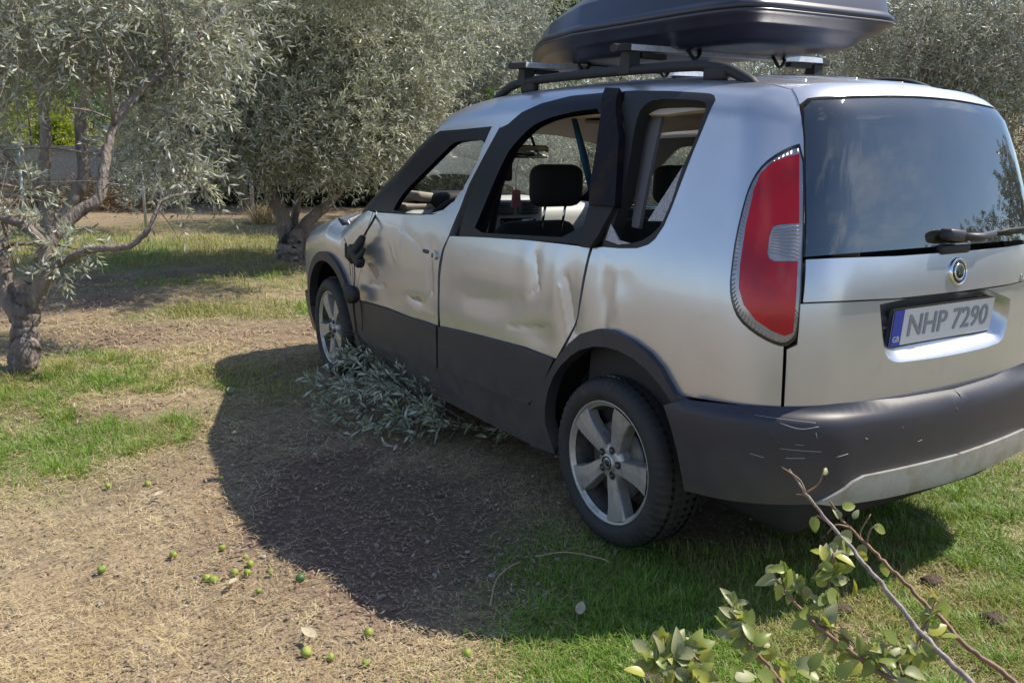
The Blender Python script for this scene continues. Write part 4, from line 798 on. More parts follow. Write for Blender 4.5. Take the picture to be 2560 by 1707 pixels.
aa = n.nodes.new('ShaderNodeAttribute'); aa.attribute_name = 'cover'; sx = n.nodes.new('ShaderNodeSeparateXYZ'); n.links.new(aa.outputs['Vector'], sx.inputs[0])
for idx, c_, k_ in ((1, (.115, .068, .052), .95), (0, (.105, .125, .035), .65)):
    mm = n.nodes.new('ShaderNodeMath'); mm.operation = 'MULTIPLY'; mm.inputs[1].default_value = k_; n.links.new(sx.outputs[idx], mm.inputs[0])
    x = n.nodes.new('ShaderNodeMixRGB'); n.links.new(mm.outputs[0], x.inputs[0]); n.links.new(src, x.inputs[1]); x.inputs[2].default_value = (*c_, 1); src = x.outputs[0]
n.links.new(src, b.inputs['Base Color'])
me.materials.append(GM); gob = new_ob('ground', me); gob['kind'] = 'structure'

# ------------------------------------------------------------------ ground cover (uncountable)
STRAW = mat('straw', (.49, .38, .195), .8, noise=[(4, (.60, .49, .28), .45, .6), (2.2, (.36, .27, .14), .5, .62), (31, (.20, .135, .08), .48, .66)])
DEAD = mat('dead_leaf', (.24, .16, .11), .8, noise=[(25, (.46, .38, .29), .5, .68), (60, (.09, .06, .045), .5, .7)])
GRASS = leafmat('grass_blade', (.15, .27, .03), (.18, .30, .04), (.30, .33, .04), 2.5, .35, .5, 30)
GRASSY = leafmat('yellow_grass_blade', (.30, .30, .075), (.32, .31, .09), (.38, .32, .14), 2.5, .3, .6, 30)
def sample_ground(n, fmin, fmax, power=1.0):
    """random points inside the field of view, denser near the camera"""
    u = rng.random(n); f = (fmin ** (1 - power) + u * (fmax ** (1 - power) - fmin ** (1 - power))) ** (1 / (1 - power)) if power != 1 else fmin * (fmax / fmin) ** u
    r = (rng.random(n) * 1.5 - .75) * (f + .6); x, y = wxy(f, r); return x, y, f
def strips(x, y, z, length, width, az, pitch, curl=.0, two=False):
    """thin blades: base, middle, tip"""
    n = len(x); B = np.stack([x, y, z], 1); d = np.stack([np.cos(az) * np.cos(pitch), np.sin(az) * np.cos(pitch), np.sin(pitch)], 1); s = np.stack([-np.sin(az), np.cos(az), np.zeros(n)], 1) * (width / 2)[:, None]
    if not two: T = B + d * length[:, None]; return np.stack([B - s, B + s, T + s * .35, T - s * .35], 1)
    Mi = B + d * (length * .55)[:, None]; p2 = pitch - curl; d2 = np.stack([np.cos(az) * np.cos(p2), np.sin(az) * np.cos(p2), np.sin(p2)], 1); T = Mi + d2 * (length * .5)[:, None]
    return np.concatenate([np.stack([B - s, B + s, Mi + s * .85, Mi - s * .85], 1), np.stack([Mi - s * .85, Mi + s * .85, T + s * .1, T - s * .1], 1)])
U = rng.uniform
# straw litter lying flat
x, y, f = sample_ground(330000, 1.7, 18, 1.6); g = green(x, y); b_ = brown(x, y)
k = rng.random(len(x)) < np.clip(1.05 - .40 * g - .9 * b_, .06, 1) * np.clip(.62 + .7 * nse(x, y, 2.6, 8) + .3 * nse(x, y, 9, 4), .12, 1); x, y, f = x[k], y[k], f[k]; n_ = len(x); sc_ = np.clip(f / 3, .8, 2.2)
tag(quads('straw_litter', strips(x, y, hgt(x, y) + U(.0, .022, n_), U(.012, .06, n_) * sc_, U(.0009, .0027, n_) * sc_, U(0, 6.28, n_), U(-.15, .28, n_)), STRAW), 'dry beige straw and mown grass lying over the ground', kind='stuff')
x, y, f = sample_ground(70000, 1.7, 20, 1.5); k = rng.random(len(x)) < np.clip(.30 + .8 * brown(x, y), 0, 1); x, y, f = x[k], y[k], f[k]; n_ = len(x); sc_ = np.clip(f / 3.5, .8, 2)
B = strips(x, y, hgt(x, y) + U(.002, .016, n_), U(.012, .042, n_) * sc_, U(.005, .011, n_) * sc_, U(0, 6.28, n_), U(-.2, .45, n_))
m_ = (B[:, 0] + B[:, 1]) / 2; t_ = (B[:, 2] + B[:, 3]) / 2; md = (m_ + t_) / 2; sv = (B[:, 1] - B[:, 0]) / 2
tag(quads('leaf_litter', np.stack([m_, md + sv, t_, md - sv], 1), DEAD), 'small brown dead leaves scattered on the bare soil', kind='stuff')
# short green grass
x, y, f = sample_ground(420000, 1.6, 20, 1.5); g = green(x, y) - .55 * brown(x, y); k = rng.random(len(x)) < np.clip(g * 1.0 - .06 - .10 * rng.random(len(g)), 0, 1); x, y, f, g = x[k], y[k], f[k], g[k]; n_ = len(x); sc_ = np.clip(f / 3.5, .85, 2.4)
yel = (nse(x, y, 2.2, 2) + .35 * (f > 9) + .25 * rng.random(n_)) > .12
for msk, m_, nm, lb in ((~yel, GRASS, 'green_grass', 'short fresh green grass growing in patches'), (yel, GRASSY, 'yellow_grass', 'thin yellowing grass mixed into the green patches')):
    X, Y_, Fg = x[msk], y[msk], sc_[msk]; q = len(X); h_ = U(.02, .062, q) * Fg * np.clip(.6 + .5 * g[msk], .6, 1.35)
    tag(quads(nm, strips(X, Y_, hgt(X, Y_) - .006, h_, U(.0016, .0036, q) * Fg, U(0, 6.28, q), U(.45, 1.5, q), U(.2, 1.3, q), two=True), m_), lb, kind='stuff')
# taller tufts near the car and bottom right
def tufts(name, centres, nb, hh, m_, lb, spread=.05, w=.0032):
    C = np.array(centres); k = rng.integers(0, len(C), nb); a = U(0, 6.28, nb); r = np.abs(rng.normal(0, spread, nb)); x = C[k, 0] + r * np.cos(a); y = C[k, 1] + r * np.sin(a)
    tag(quads(name, strips(x, y, hgt(x, y) - .005, U(.4, 1, nb) * hh, U(.7, 1.2, nb) * w, a + U(-.7, .7, nb), U(.7, 1.45, nb), U(.3, 1.2, nb), two=True), m_), lb, kind='stuff')
ct = [(U(-1.5, .9), U(-1.3, -.25)) for _ in range(150)]; ct = [c for c in ct if green(np.array(c[0]), np.array(c[1])) > .45]
tufts('grass_tufts', ct, 9000, .085, GRASS, 'longer green grass tufts behind the car', .04)
ct = [(U(-2.7, -1.4), U(1.6, 3.6)) for _ in range(90)]; ct = [c for c in ct if green(np.array(c[0]), np.array(c[1])) > .5]
tufts('grass_tufts', ct, 6500, .075, GRASS, 'feathery green weeds left of the car shadow', .05, .0026)
tufts('dry_tufts', [(-2.2, 3.3), (-2.45, 3.25), (-2.15, 3.5), (-2.6, 3.3), (-1.9, 3.6), (.35, 7.2), (.8, 7.1), (.95, 7.3)], 1800, .11, GRASSY, 'yellow dry grass around the foot of the olive trunks', .09, .003)
x, y = wxy(19.3, -6.2 + 0); tufts('dry_tufts', [wxy(15.5, -4.55), wxy(15.6, -4.4)], 300, .55, STRAW, 'tall straw tuft at the foot of a metal stake', .09, .012)
STONE = mat('pale_stone', (.38, .34, .30), .9, noise=[(30, (.22, .19, .16), .4, .7)])
st_ = []
for q in range(260):
    xx, yy, _ = sample_ground(1, 2, 9, 1.3); s = U(.004, .012); v, f_ = rbox((0, 0, 0), (s * 2, s * 1.5, s), s * .3, 1); a = U(0, 6.28); z_ = float(hgt(xx[0], yy[0]))
    st_.append(([(xx[0] + p[0] * math.cos(a) - p[1] * math.sin(a), yy[0] + p[0] * math.sin(a) + p[1] * math.cos(a), z_ + p[2] + .003) for p in v], f_))
v, f_ = merge(st_); tag(mesh('pebbles', v, f_, STONE), 'small pale pebbles on the dry ground', kind='stuff')

# ------------------------------------------------------------------ trees
BARK = mat('olive_bark', (.21, .175, .15), .9, noise=[(7, (.115, .09, .08), .42, .62), (26, (.34, .29, .25), .55, .72)], bump=(38, 1.0, .03), scale_vec=(1, 1, .35))
BARKD = mat('dark_bark', (.14, .11, .095), .9, noise=[(12, (.07, .055, .05), .4, .65), (40, (.22, .18, .16), .55, .75)], bump=(50, 1.0, .02), scale_vec=(1, 1, .5))
TWG = mat('pale_twig_bark', (.36, .30, .24), .8)
OLV = leafmat('olive_leaf', (.235, .262, .165), (.47, .485, .415), (.37, .38, .22), 1.9, .32, .42, 14)
OLVD = leafmat('olive_leaf_far', (.215, .24, .165), (.43, .445, .38), (.33, .34, .23), .9, .32, .45, 9)
BRD = leafmat('broad_green_leaf', (.09, .18, .03), (.13, .22, .06), (.16, .26, .03), 1.4, .35, .5, 12)
YEL = leafmat('yellow_green_leaf', (.24, .30, .03), (.27, .33, .05), (.36, .36, .03), 1.1, .4, .5, 9)
DRYW = mat('dry_brown_weed', (.20, .135, .08), .9, noise=[(9, (.32, .24, .15), .45, .7)])
def frustum(P, Rr=0, margin=.25):
    """what the photograph can plausibly see, with a margin"""
    f, r = fr(P[:, 0], P[:, 1]); return (f > .8) & (np.abs(r) < (.60 + margin) * f + 1.2) & (P[:, 2] < 1.34 + .34 * f + 1.2)
def leafcloud(blobs, nleaf, L0, W0, droop=.25, cull=True, per=12, tw=.26):
    """olive twigs: each twig a stalk with narrow leaves; returns leaf quads and twig list"""
    W_ = np.array([b[3] ** 2 * b[4] for b in blobs]); nt = max(1, nleaf // per); k = rng.choice(len(blobs), nt, p=W_ / W_.sum()); Bl = np.array([b[:4] for b in blobs])[k]
    d = unit(rng.normal(size=(nt, 3))); rad = rng.random(nt) ** .42; C = Bl[:, :3] + d * (rad * Bl[:, 3])[:, None] * np.array([1, 1, .82])
    T = unit(d * .9 + rng.normal(size=(nt, 3)) * .75 + np.array([0, 0, .25 - droop * 2 * rng.random()])); T[:, 2] -= droop * rng.random(nt); T = unit(T)
    if cull: m_ = frustum(C); C, T = C[m_], T[m_]; nt = len(C)
    tl = tw * U(.6, 1.3, nt); up = unit(np.cross(T, rng.normal(size=(nt, 3)))); sd = np.cross(T, up); out = []
    for j in range(per):
        t = (j // 2 + .5) / (per / 2); a = (1 if j % 2 else -1); ro = U(-.5, .5, nt) + (j // 2 % 2) * 1.57
        base = C + T * (tl * t)[:, None] + np.array([0, 0, -1]) * (tl * t * t * .25)[:, None]; lat = sd * np.cos(ro)[:, None] + up * np.sin(ro)[:, None]
        ld = unit(T * .85 + lat * a * .75 + rng.normal(size=(nt, 3)) * .18); ls = unit(np.cross(ld, rng.normal(size=(nt, 3)))); l_ = (L0 * U(.7, 1.25, nt))[:, None]; w_ = (W0 * U(.75, 1.25, nt))[:, None]
        mid = base + ld * l_ * .5 ; out.append(np.stack([base, mid + ls * w_ / 2, base + ld * l_, mid - ls * w_ / 2], 1))
    return np.concatenate(out), (C, T, tl)
def twigmesh(name, tw_, n, m_, parent, r=.004, frac=1.0):
    C, T, tl = tw_; k = rng.choice(len(C), min(n, len(C)), replace=False); Q = []
    for i in k:
        B0 = C[i] - T[i] * tl[i] * .5; E0 = C[i] + T[i] * tl[i] + np.array([0, 0, -tl[i] * .25]); s = unit(np.cross(T[i], (0.3, .2, 1))) * r; s2 = unit(np.cross(T[i], s)) * r
        Q += [[B0 - s, B0 + s, E0 + s * .3, E0 - s * .3], [B0 - s2, B0 + s2, E0 + s2 * .3, E0 - s2 * .3]]
    o = quads(name, np.array(Q), m_, parent); o['kind'] = 'stuff'; return o
def limb(P, R0, R1, n=8, k=7, rough=.12):
    P = spline(P, k); t = np.linspace(0, 1, len(P)); P[1:-1] += rng.normal(size=(len(P) - 2, 3)) * R0 * .05; return tube(P, R0 + (R1 - R0) * t ** .8, n, True, rough)
def side_limbs(P, n, L_, R_, up=.4):
    out = []; P = spline(P, 6); 
    for _ in range(n):
        i = rng.integers(len(P) // 3, len(P)); d = unit(rng.normal(size=3) + np.array([0, 0, up])); l = L_ * U(.5, 1.2); a = P[i]; out.append(limb([a, a + d * l * .5 + (0, 0, .05 * l), a + d * l + (0, 0, .0)], R_ * U(.6, 1.1), R_ * .2, 5, 3, .1))
    return out
def tree(name, base, trunk, limbs, blobs, nleaf, label, cat='olive tree', leaf=(.058, .012), m_=None, bark=BARK, twigs=600, per=12, tw=.26, group=None, droop=.25, cull=True, twr=.003, tbark=None):
    t = tag(empty(name, base), label, cat, group); Mi = Matrix.Translation((-base[0], -base[1], -base[2]))
    v, f_ = merge(trunk); o = mesh('trunk', v, f_, bark, t); o.matrix_parent_inverse = Mi
    for l in limbs: o = mesh('limb', l[0], l[1], bark, t); o.matrix_parent_inverse = Mi
    Q, tws = leafcloud(blobs, nleaf, leaf[0], leaf[1], cull=cull, per=per, tw=tw, droop=droop)
    o = quads('crown', Q, m_ or OLV, t); o['kind'] = 'stuff'; o.matrix_parent_inverse = Mi
    if twigs: o = twigmesh('twigs', tws, twigs, TWG, t, twr); o.matrix_parent_inverse = Mi
    return t
# place in front of the camera: (display px, display py, distance along the view) -> point of the world
_R = np.array((Matrix.Rotation(-0.57249, 3, "Z") @ Matrix.Rotation(1.35382, 3, "X") @ Matrix.Rotation(0.016614, 3, "Z")))
def at(px, py, d): return CAM + _R @ np.array([(px - 1176) / 2003., -(py - 784) / 2003., -1.]) * d
def bl(L_): return [(*at(a, b, c), r, w) for a, b, c, r, w in L_]
def pts(L_): return [at(*q) for q in L_]
# near olive on the left
base = (-2.384, 3.511, 0)
LA = [pts([(88, 640, 5.1), (112, 560, 5.12), (170, 495, 5.2), (228, 452, 5.25), (243, 360, 5.3), (268, 280, 5.35), (322, 208, 5.4), (400, 150, 5.5), (445, 90, 5.6), (520, 10, 5.7)]),
      pts([(70, 720, 5.1), (98, 640, 5.05), (104, 590, 5.0), (84, 545, 4.95), (40, 512, 4.9), (-20, 490, 4.9), (-90, 420, 4.9)]),
      pts([(45, 735, 5.1), (14, 660, 5.15), (4, 590, 5.15), (8, 530, 5.2), (-15, 440, 5.2), (-20, 300, 5.2)]),
      pts([(85, 700, 5.1), (118, 622, 5.0), (160, 592, 4.95), (215, 572, 4.9), (292, 566, 4.9), (340, 528, 4.9), (362, 480, 4.95), (384, 455, 5.0), (450, 440, 5.1)])]
sl_ = side_limbs(LA[0], 13, .7, .014) + side_limbs(LA[2], 6, .6, .014) + side_limbs(LA[1], 4, .5, .012) + side_limbs(LA[3][-4:], 4, .25, .006)
tree('olive_tree', base, [limb(pts([(50, 880, 5.1), (52, 850, 5.1), (56, 800, 5.1), (58, 745, 5.1), (66, 700, 5.1), (80, 655, 5.1)]), .088, .066, 12, 7, .12), limb(pts([(58, 835, 5.02), (62, 815, 5.0), (60, 790, 5.02)]), .07, .075, 10, 4, .12)],
     [limb(LA[0], .050, .012, 9), limb(LA[1], .050, .02, 9), limb(LA[2], .056, .02, 9), limb(LA[3], .034, .007, 7)] + [limb([l[0][0], l[0][-1]], 0, 0) if False else l for l in sl_],
     bl([(30, 60, 5.4, .55, 1), (180, 20, 5.6, .55, 1), (330, 40, 5.7, .5, 1), (470, 60, 5.8, .42, .9), (40, 140, 5.3, .16, .3), (200, 110, 5.4, .22, .4), (340, 130, 5.6, .26, .5), (0, 350, 5.2, .15, .3), (20, 440, 5.0, .2, .5), (390, 280, 5.7, .30, .8), (420, 400, 5.8, .22, .6), (-190, 300, 5.2, .5, .4), (420, 170, 5.7, .3, .5)]),
     20000, 'nearest olive tree, its forked trunk standing at the left edge', leaf=(.066, .0145), twigs=1500, twr=.0022)
# leafy shoots at the fork
Q = []
for (a, b, c, r, w) in ((135, 560, 4.95, .09, 1), (150, 620, 4.95, .08, 1), (180, 545, 4.95, .09, 1), (90, 500, 5, .08, .7)): Q.append((*at(a, b, c), r, w))
q_, tw_ = leafcloud(Q, 420, .055, .013, tw=.14); o = quads('shoots', q_, OLV); o['kind'] = 'stuff'; o.parent = bpy.data.objects['olive_tree']; o.matrix_parent_inverse = Matrix.Translation((2.384, -3.511, 0))
# olive in the middle
base = (.67, 7.65, 0)
LB = [pts([(662, 570, 10.1), (650, 500, 10.05), (622, 445, 10), (600, 395, 9.9), (570, 330, 9.7), (500, 250, 9.5), (420, 180, 9.4)]),
      pts([(690, 570, 10.1), (700, 520, 10.1), (742, 478, 10.1), (785, 430, 10.1), (812, 375, 10.1), (850, 300, 10.2), (920, 200, 10.3)]),
      pts([(668, 560, 10.15), (680, 480, 10.3), (690, 400, 10.4), (690, 250, 10.5), (680, 80, 10.6)])]
tree('olive_tree', base, [limb(pts([(674, 632, 10.1), (672, 610, 10.1), (668, 585, 10.1), (672, 560, 10.1), (676, 535, 10.1)]), .20, .15, 14, 7, .22)],
     [limb(LB[0], .105, .03, 10), limb(LB[1], .085, .03, 9), limb(LB[2], .06, .02, 8)] + side_limbs(LB[0], 9, 1.0, .02) + side_limbs(LB[1], 9, 1.0, .02) + side_limbs(LB[2], 8, 1.0, .02),
     bl([(700, 290, 9.6, .72, 1.2), (830, 290, 9.8, .68, 1.2), (560, 300, 9.3, .62, 1.1), (440, 320, 9.2, .60, 1.0), (370, 250, 9.2, .5, .8), (520, 160, 9.6, .9, 1), (700, 120, 9.9, 1.0, 1), (880, 130, 10.2, .9, 1), (930, 250, 10.2, .6, 1), (640, 0, 10, 1.0, 1), (830, 0, 10.4, 1, 1), (900, 340, 10.2, .38, .9), (470, 400, 9.3, .36, .8), (760, 365, 9.6, .42, .9), (600, 380, 9.5, .30, .6), (330, 350, 9.1, .36, .8), (1000, 60, 10.8, .8, .8)]) + [(.3, 5.7, 3.3, .75, 1), (-.5, 6.1, 3.3, .7, 1), (1.0, 6.3, 3.3, .8, 1), (1.3, 5.4, 3.5, .8, .9)],
     118000, 'olive tree standing beyond the bonnet of the car, with a V shaped trunk', leaf=(.080, .018), twigs=3500, twr=.0045)
# olives further back
G_ = 'olive trees at the back of the grove'
def back(base, stems, blobs, n, lab, leaf=(.085, .019), **k):
    base = np.array([base[0], base[1], 0.])
    def pts(L_):
        P = [at(*q) for q in L_]; return [np.array([P[0][0], P[0][1], -.15])] + P if P[0][2] > -.1 else P
    tree('olive_tree', tuple(base), [limb(pts(s), .12, .06, 9) for s in stems], side_limbs(pts(stems[0]), 8, 1.2, .03), bl(blobs), n, lab, leaf=leaf, m_=OLVD, twigs=k.pop('twigs', 1200), group=G_, tw=.34, twr=.006, **k)
back(at(120, 545, 13), [[(120, 552, 13), (105, 470, 13), (100, 400, 12.9), (106, 320, 12.8), (96, 230, 12.8), (90, 120, 13)], [(125, 540, 13), (170, 460, 13.1), (192, 400, 13.1), (184, 300, 13.1), (190, 240, 13), (240, 170, 13), (330, 100, 13)]],
     [(20, 30, 13, .9, 1), (160, 20, 13, .85, 1), (300, 20, 13, .9, 1), (15, 380, 13, .4, .6), (-130, 200, 13, .8, .7), (420, 160, 13.5, .65, .8), (290, 430, 13.5, .3, .4), (345, 390, 13.2, .34, .6)], 42000, 'olive tree with two upright stems, behind the nearest olive', (.075, .017))
back(at(1010, 470, 15), [[(1010, 490, 15), (1000, 400, 15), (990, 300, 15), (1000, 150, 15)], [(1020, 480, 15), (1080, 380, 15), (1120, 250, 15)]],
     [(1000, 180, 14.5, 1.5, 1.1), (1120, 130, 14, 1.3, 1.1), (1060, 310, 14, 1.1, 1.2), (900, 60, 15, 1.5, .8), (1150, 0, 14.5, 1.5, .8), (1180, 280, 13.5, 1.0, .8), (1040, 420, 14, .5, .6), (1250, 400, 14, .9, .7)], 85000, 'large pale olive tree directly behind the windscreen of the car')
back(at(560, 470, 19), [[(560, 478, 19), (560, 350, 19), (600, 200, 19)], [(570, 470, 19), (500, 350, 19), (450, 200, 19)]],
     [(520, 150, 19, 2.0, 1), (360, 110, 19, 1.0, .8), (650, 250, 19, 1.9, 1), (800, 150, 19, 2.1, 1), (700, 330, 19, .9, .7), (880, 300, 19, 1.3, .8), (460, 330, 18.5, .7, .8), (560, 60, 19, 2, .8)], 80000, 'tall olive tree behind the V shaped one, casting the deep shade', (.105, .024))
back(at(1450, 430, 14), [[(1450, 450, 15), (1440, 300, 15), (1420, 100, 15)], [(1460, 450, 15), (1500, 300, 15), (1550, 150, 15)]],
     [(1400, 300, 14.5, 1.5, 1), (1500, 250, 15, 1.6, 1), (1650, 200, 15, 1.6, 1), (1300, 180, 15, 1.2, .8), (1750, 120, 15, 1.4, .6), (1480, 420, 14.5, .9, .8), (1620, 400, 14.5, .9, .8)], 42000, 'olive tree seen only through the car windows and under the roof box')
back(at(2230, 470, 9.5), [[(2230, 500, 9.5), (2210, 350, 9.5), (2240, 200, 9.4), (2260, 60, 9.4)], [(2220, 420, 9.5), (2150, 260, 9.5), (2110, 130, 9.5)]],
     [(2120, 120, 9.2, .8, 1), (2230, 60, 9, 1.0, 1), (2340, 140, 8.8, .9, 1), (2300, 300, 9, .7, .8), (2180, 200, 9, .6, 1), (2420, 20, 9, 1.0, .8), (2050, 20, 9.6, .8, .6), (2480, 300, 9, .9, .5), (2000, 160, 9.8, .5, .6)], 46000, 'olive tree at the upper right, beyond the tailgate', (.062, .0135))
back(at(1950, 450, 14), [[(1950, 470, 14), (1940, 300, 14), (1950, 100, 14)]],
     [(1950, 120, 14, 1.2, 1), (2080, 60, 14, 1.3, 1), (2250, 60, 14, 1.6, 1), (1850, 180, 14, 1, .8), (2400, 180, 14, 1.4, 1), (2150, 220, 14, 1.0, .8)], 30000, 'olive tree further back, above the roof rail on the right')
tree('broadleaf_tree', tuple(at(1265, 400, 17)), [limb(pts([(1265, 460, 17), (1260, 250, 17), (1265, 60, 17)]), .14, .05)], side_limbs(pts([(1260, 250, 17), (1265, 0, 17)]), 6, 1, .03),
     bl([(1265, 30, 17, 1.2, 1), (1230, 130, 16.5, .8, .9), (1290, 150, 17, .7, .8), (1210, 240, 15, .6, .6), (1310, 0, 17, 1, 1), (1160, 280, 13.2, .5, .5)]), 16000, 'bright green broadleaf tree between the olives and the roof box', 'tree', (.11, .055), BRD, BARKD, twigs=200, tw=.3, droop=.1)
# trees behind the photographer: the rear window mirrors them
for i, (x, y, h_, r_) in enumerate(((9.5, -7.5, 1.6, 1.6), (12.5, -6.0, 1.9, 1.9), (6.0, -8.5, 1.2, 1.4), (13.5, -3.2, 3.4, 1.6), (16, -9, 2.2, 2.4))):
    t = tag(empty('olive_tree', (x, y, 0)), ['rounded olive tree mirrored in the middle of the rear window', 'broad olive tree mirrored right of the middle in the rear window', 'low olive tree mirrored at the left of the rear window', 'tall dark tree mirrored at the right edge of the rear window', 'distant tree mirrored low in the rear window'][i], 'olive tree', 'trees mirrored in the rear window')
    Mi = Matrix.Translation((-x, -y, 0)); v, f_ = limb([(x, y, -.1), (x + .1, y, h_ * .5), (x, y + .1, h_)], .16, .08); o = mesh('trunk', v, f_, BARKD, t); o.matrix_parent_inverse = Mi
    q_, _t = leafcloud([(x, y, h_, r_, 1), (x + r_ * .6, y + .5, h_ - .2, r_ * .7, 1), (x - r_ * .6, y - .4, h_ - .1, r_ * .7, 1)], 9000, .16, .05, cull=False, tw=.4); o = quads('crown', q_, OLVD, t); o['kind'] = 'stuff'; o.matrix_parent_inverse = Mi

# ------------------------------------------------------------------ the back of the plot
CONC = mat('weathered_concrete', (.24, .23, .21), .9, noise=[(3, (.22, .21, .19), .45, .65), (25, (.42, .41, .39), .5, .7)], bump=(30, .5, .02))
def obox(f0, f1, r0, r1, z0, z1):
    P = [wxy(f0, r0), wxy(f0, r1), wxy(f1, r1), wxy(f1, r0)]; v = [(a, b, z0) for a, b in P] + [(a, b, z1) for a, b in P]
    return v, [(3, 2, 1, 0), (4, 5, 6, 7), (0, 1, 5, 4), (1, 2, 6, 5), (2, 3, 7, 6), (3, 0, 4, 7)]
wl = tag(empty('garden_wall', (*wxy(21.5, -4), 0)), 'low grey concrete wall along the back of the olive grove', 'wall'); Mi = Matrix.Translation((-wl.location[0], -wl.location[1], 0))
o = mesh('wall_panel', *obox(21.5, 21.65, -16, 30, -.3, 1.13), CONC, wl, False); o.matrix_parent_inverse = Mi
o = mesh('coping', *obox(21.44, 21.71, -16, 30, 1.133, 1.24), CONC, wl, False); o.matrix_parent_inverse = Mi
for i in range(17):
    r_ = -15 + i * 2.6; o = mesh('wall_post', *obox(21.36, 21.497, r_, r_ + .16, -.3, 1.13), CONC, wl, False); o.matrix_parent_inverse = Mi
GALV = mat('galvanised_steel', (.42, .43, .44), .4, .6, noise=[(30, (.30, .30, .30), .4, .7)])
DKST = mat('dark_steel', (.06, .06, .06), .5, .3)
fe = tag(empty('mesh_fence', (*wxy(21.9, -5), 1.2)), 'thin dark wire fence standing on the concrete wall', 'fence'); Mi = Matrix.Translation(tuple(-c for c in fe.location))
for i in range(17):
    r_ = -14 + i * 1.15; a = wxy(21.58, r_); b_ = wxy(21.58, r_ + U(-.08, .02)); o = mesh('fence_post', *tube([(*a, 1.22), (*b_, 2.35)], .022, 6), DKST, fe); o.matrix_parent_inverse = Mi
for z in (1.45, 1.8, 2.1, 2.32):
    a = wxy(21.58, -14); b_ = wxy(21.58, 4.5); o = mesh('fence_wire', *tube([(*a, z), (*b_, z)], .005, 4), DKST, fe); o.matrix_parent_inverse = Mi
for (p0, p1, r_, lb) in (((337, 530, 12.9), (314, 262, 12.9), .022, 'pale metal stake leaning beside the low branch of the nearest olive'), ((60, 545, 12.5), (42, 330, 12.5), .020, 'pale metal stake behind the trunk of the nearest olive'), ((581, 475, 17.2), (571, 340, 17.2), .04, 'pale metal stake left of the V shaped olive trunk')):
    b0 = at(*p0); b0[2] = min(b0[2], 0); t = tag(mesh('metal_stake', *tube([b0 - (0, 0, .1), at(*p1)], r_, 8), GALV), lb, 'stake', 'metal stakes in the grove')
for z in (.9, .5):
    pass
WIRE = [tube([at(337, 430, 12.9), at(200, 415, 12.7), at(52, 420, 12.5)], .004, 4)]
tag(mesh('fence_wire', *merge(WIRE), GALV), 'sagging wire stretched between the two stakes on the left', 'wire')
rail_ = tag(empty('guard_rail', (*wxy(42, -18), 3.4)), 'pale grey roadside barrier on top of the bank at the upper left', 'guard rail'); Mi = Matrix.Translation(tuple(-c for c in rail_.location))
o = mesh('rail_beam', *obox(42, 42.06, -34, -14, 4.35, 4.68), GALV, rail_, False); o.matrix_parent_inverse = Mi
for i in range(10):
    o = mesh('rail_post', *obox(42.07, 42.2, -33 + i * 2, -32.88 + i * 2, 3.2, 4.6), GALV, rail_, False); o.matrix_parent_inverse = Mi
# shrubs on the sunny bank beyond the wall
def shrub(name, L_, n, m_, lab, leaf=(.14, .06), cat='shrub', group=None):
    c = np.mean([q[:3] for q in bl(L_)], 0); t = tag(empty(name, (c[0], c[1], float(hgt(c[0], c[1])))), lab, cat, group); Mi = Matrix.Translation(tuple(-k for k in t.location))
    st_ = [limb([(c[0], c[1], t.location[2] - .1), tuple((np.array(q[:3]) + c) / 2), q[:3]], .03, .01, 5) for q in bl(L_)]; o = mesh('stems', *merge(st_), BARKD, t); o.matrix_parent_inverse = Mi
    q_, _t = leafcloud(bl(L_), n, leaf[0], leaf[1], tw=.35, droop=.1); o = quads('foliage', q_, m_, t); o['kind'] = 'stuff'; o.matrix_parent_inverse = Mi
gs = 'shrubs on the bank beyond the wall'
shrub('shrub', [(130, 300, 25, .45, 1), (150, 345, 25, .4, 1), (125, 250, 25.5, .3, .8)], 5000, YEL, 'vivid yellow shrub on the bank beyond the wall', group=gs)
shrub('shrub', [(60, 200, 30, .8, 1), (0, 220, 30, .9, 1), (30, 270, 29, .7, .8)], 5000, YEL, 'yellow green bush at the left edge of the bank', group=gs)
shrub('shrub', [(230, 230, 30, .6, 1), (260, 270, 29, .5, 1)], 4000, BRD, 'green bush on the bank right of the twin stems', group=gs)
shrub('shrub', [(310, 300, 26, .5, 1), (340, 340, 25, .5, 1), (290, 345, 25, .35, 1)], 4500, YEL, 'light green bush right above the wall by the metal stake', group=gs)
shrub('shrub', [(170, 215, 34, .5, 1), (110, 215, 34, .5, 1)], 3000, BRD, 'green bush below the roadside barrier', group=gs)
x, y = [], []
f = U(23, 41, 26000); r = U(-.62, .15, 26000) * f; x, y = wxy(f, r); q = len(x)
tag(quads('bank_grass', strips(x, y, hgt(x, y), U(.15, .5, q), U(.03, .07, q), U(0, 6.28, q), U(.7, 1.5, q), U(.2, 1, q), two=True), leafmat('bank_grass_blade', (.16, .22, .04), (.17, .23, .05), (.30, .27, .08), .8, .3, .6, 6)), 'long green and yellow grass on the sunny bank', kind='stuff')
shrub('shrub', [(250, 470, 17.5, .5, 1), (310, 480, 17.5, .35, 1), (200, 460, 17.5, .4, 1)], 3500, DRYW, 'dry brown weeds in front of the concrete wall', (.12, .02), 'weeds')
shrub('shrub', [(30 + i * 55, 462 + (i % 2) * 8, 18.5, .42, 1) for i in range(7)], 6000, DRYW, 'row of dry brown weeds at the foot of the concrete wall', (.14, .022), 'weeds')
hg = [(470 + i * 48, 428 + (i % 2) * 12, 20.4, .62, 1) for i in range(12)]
shrub('hedge', hg, 16000, leafmat('shade_dark_hedge_leaf', (.035, .05, .022), (.05, .065, .03), (.05, .065, .03), 1, .1, .5, 8), 'hedge with leaves coloured dark for the deep shade behind the V shaped olive', (.14, .06), 'hedge')  # leaf colour darkened to stand in for deep shade under the crowns
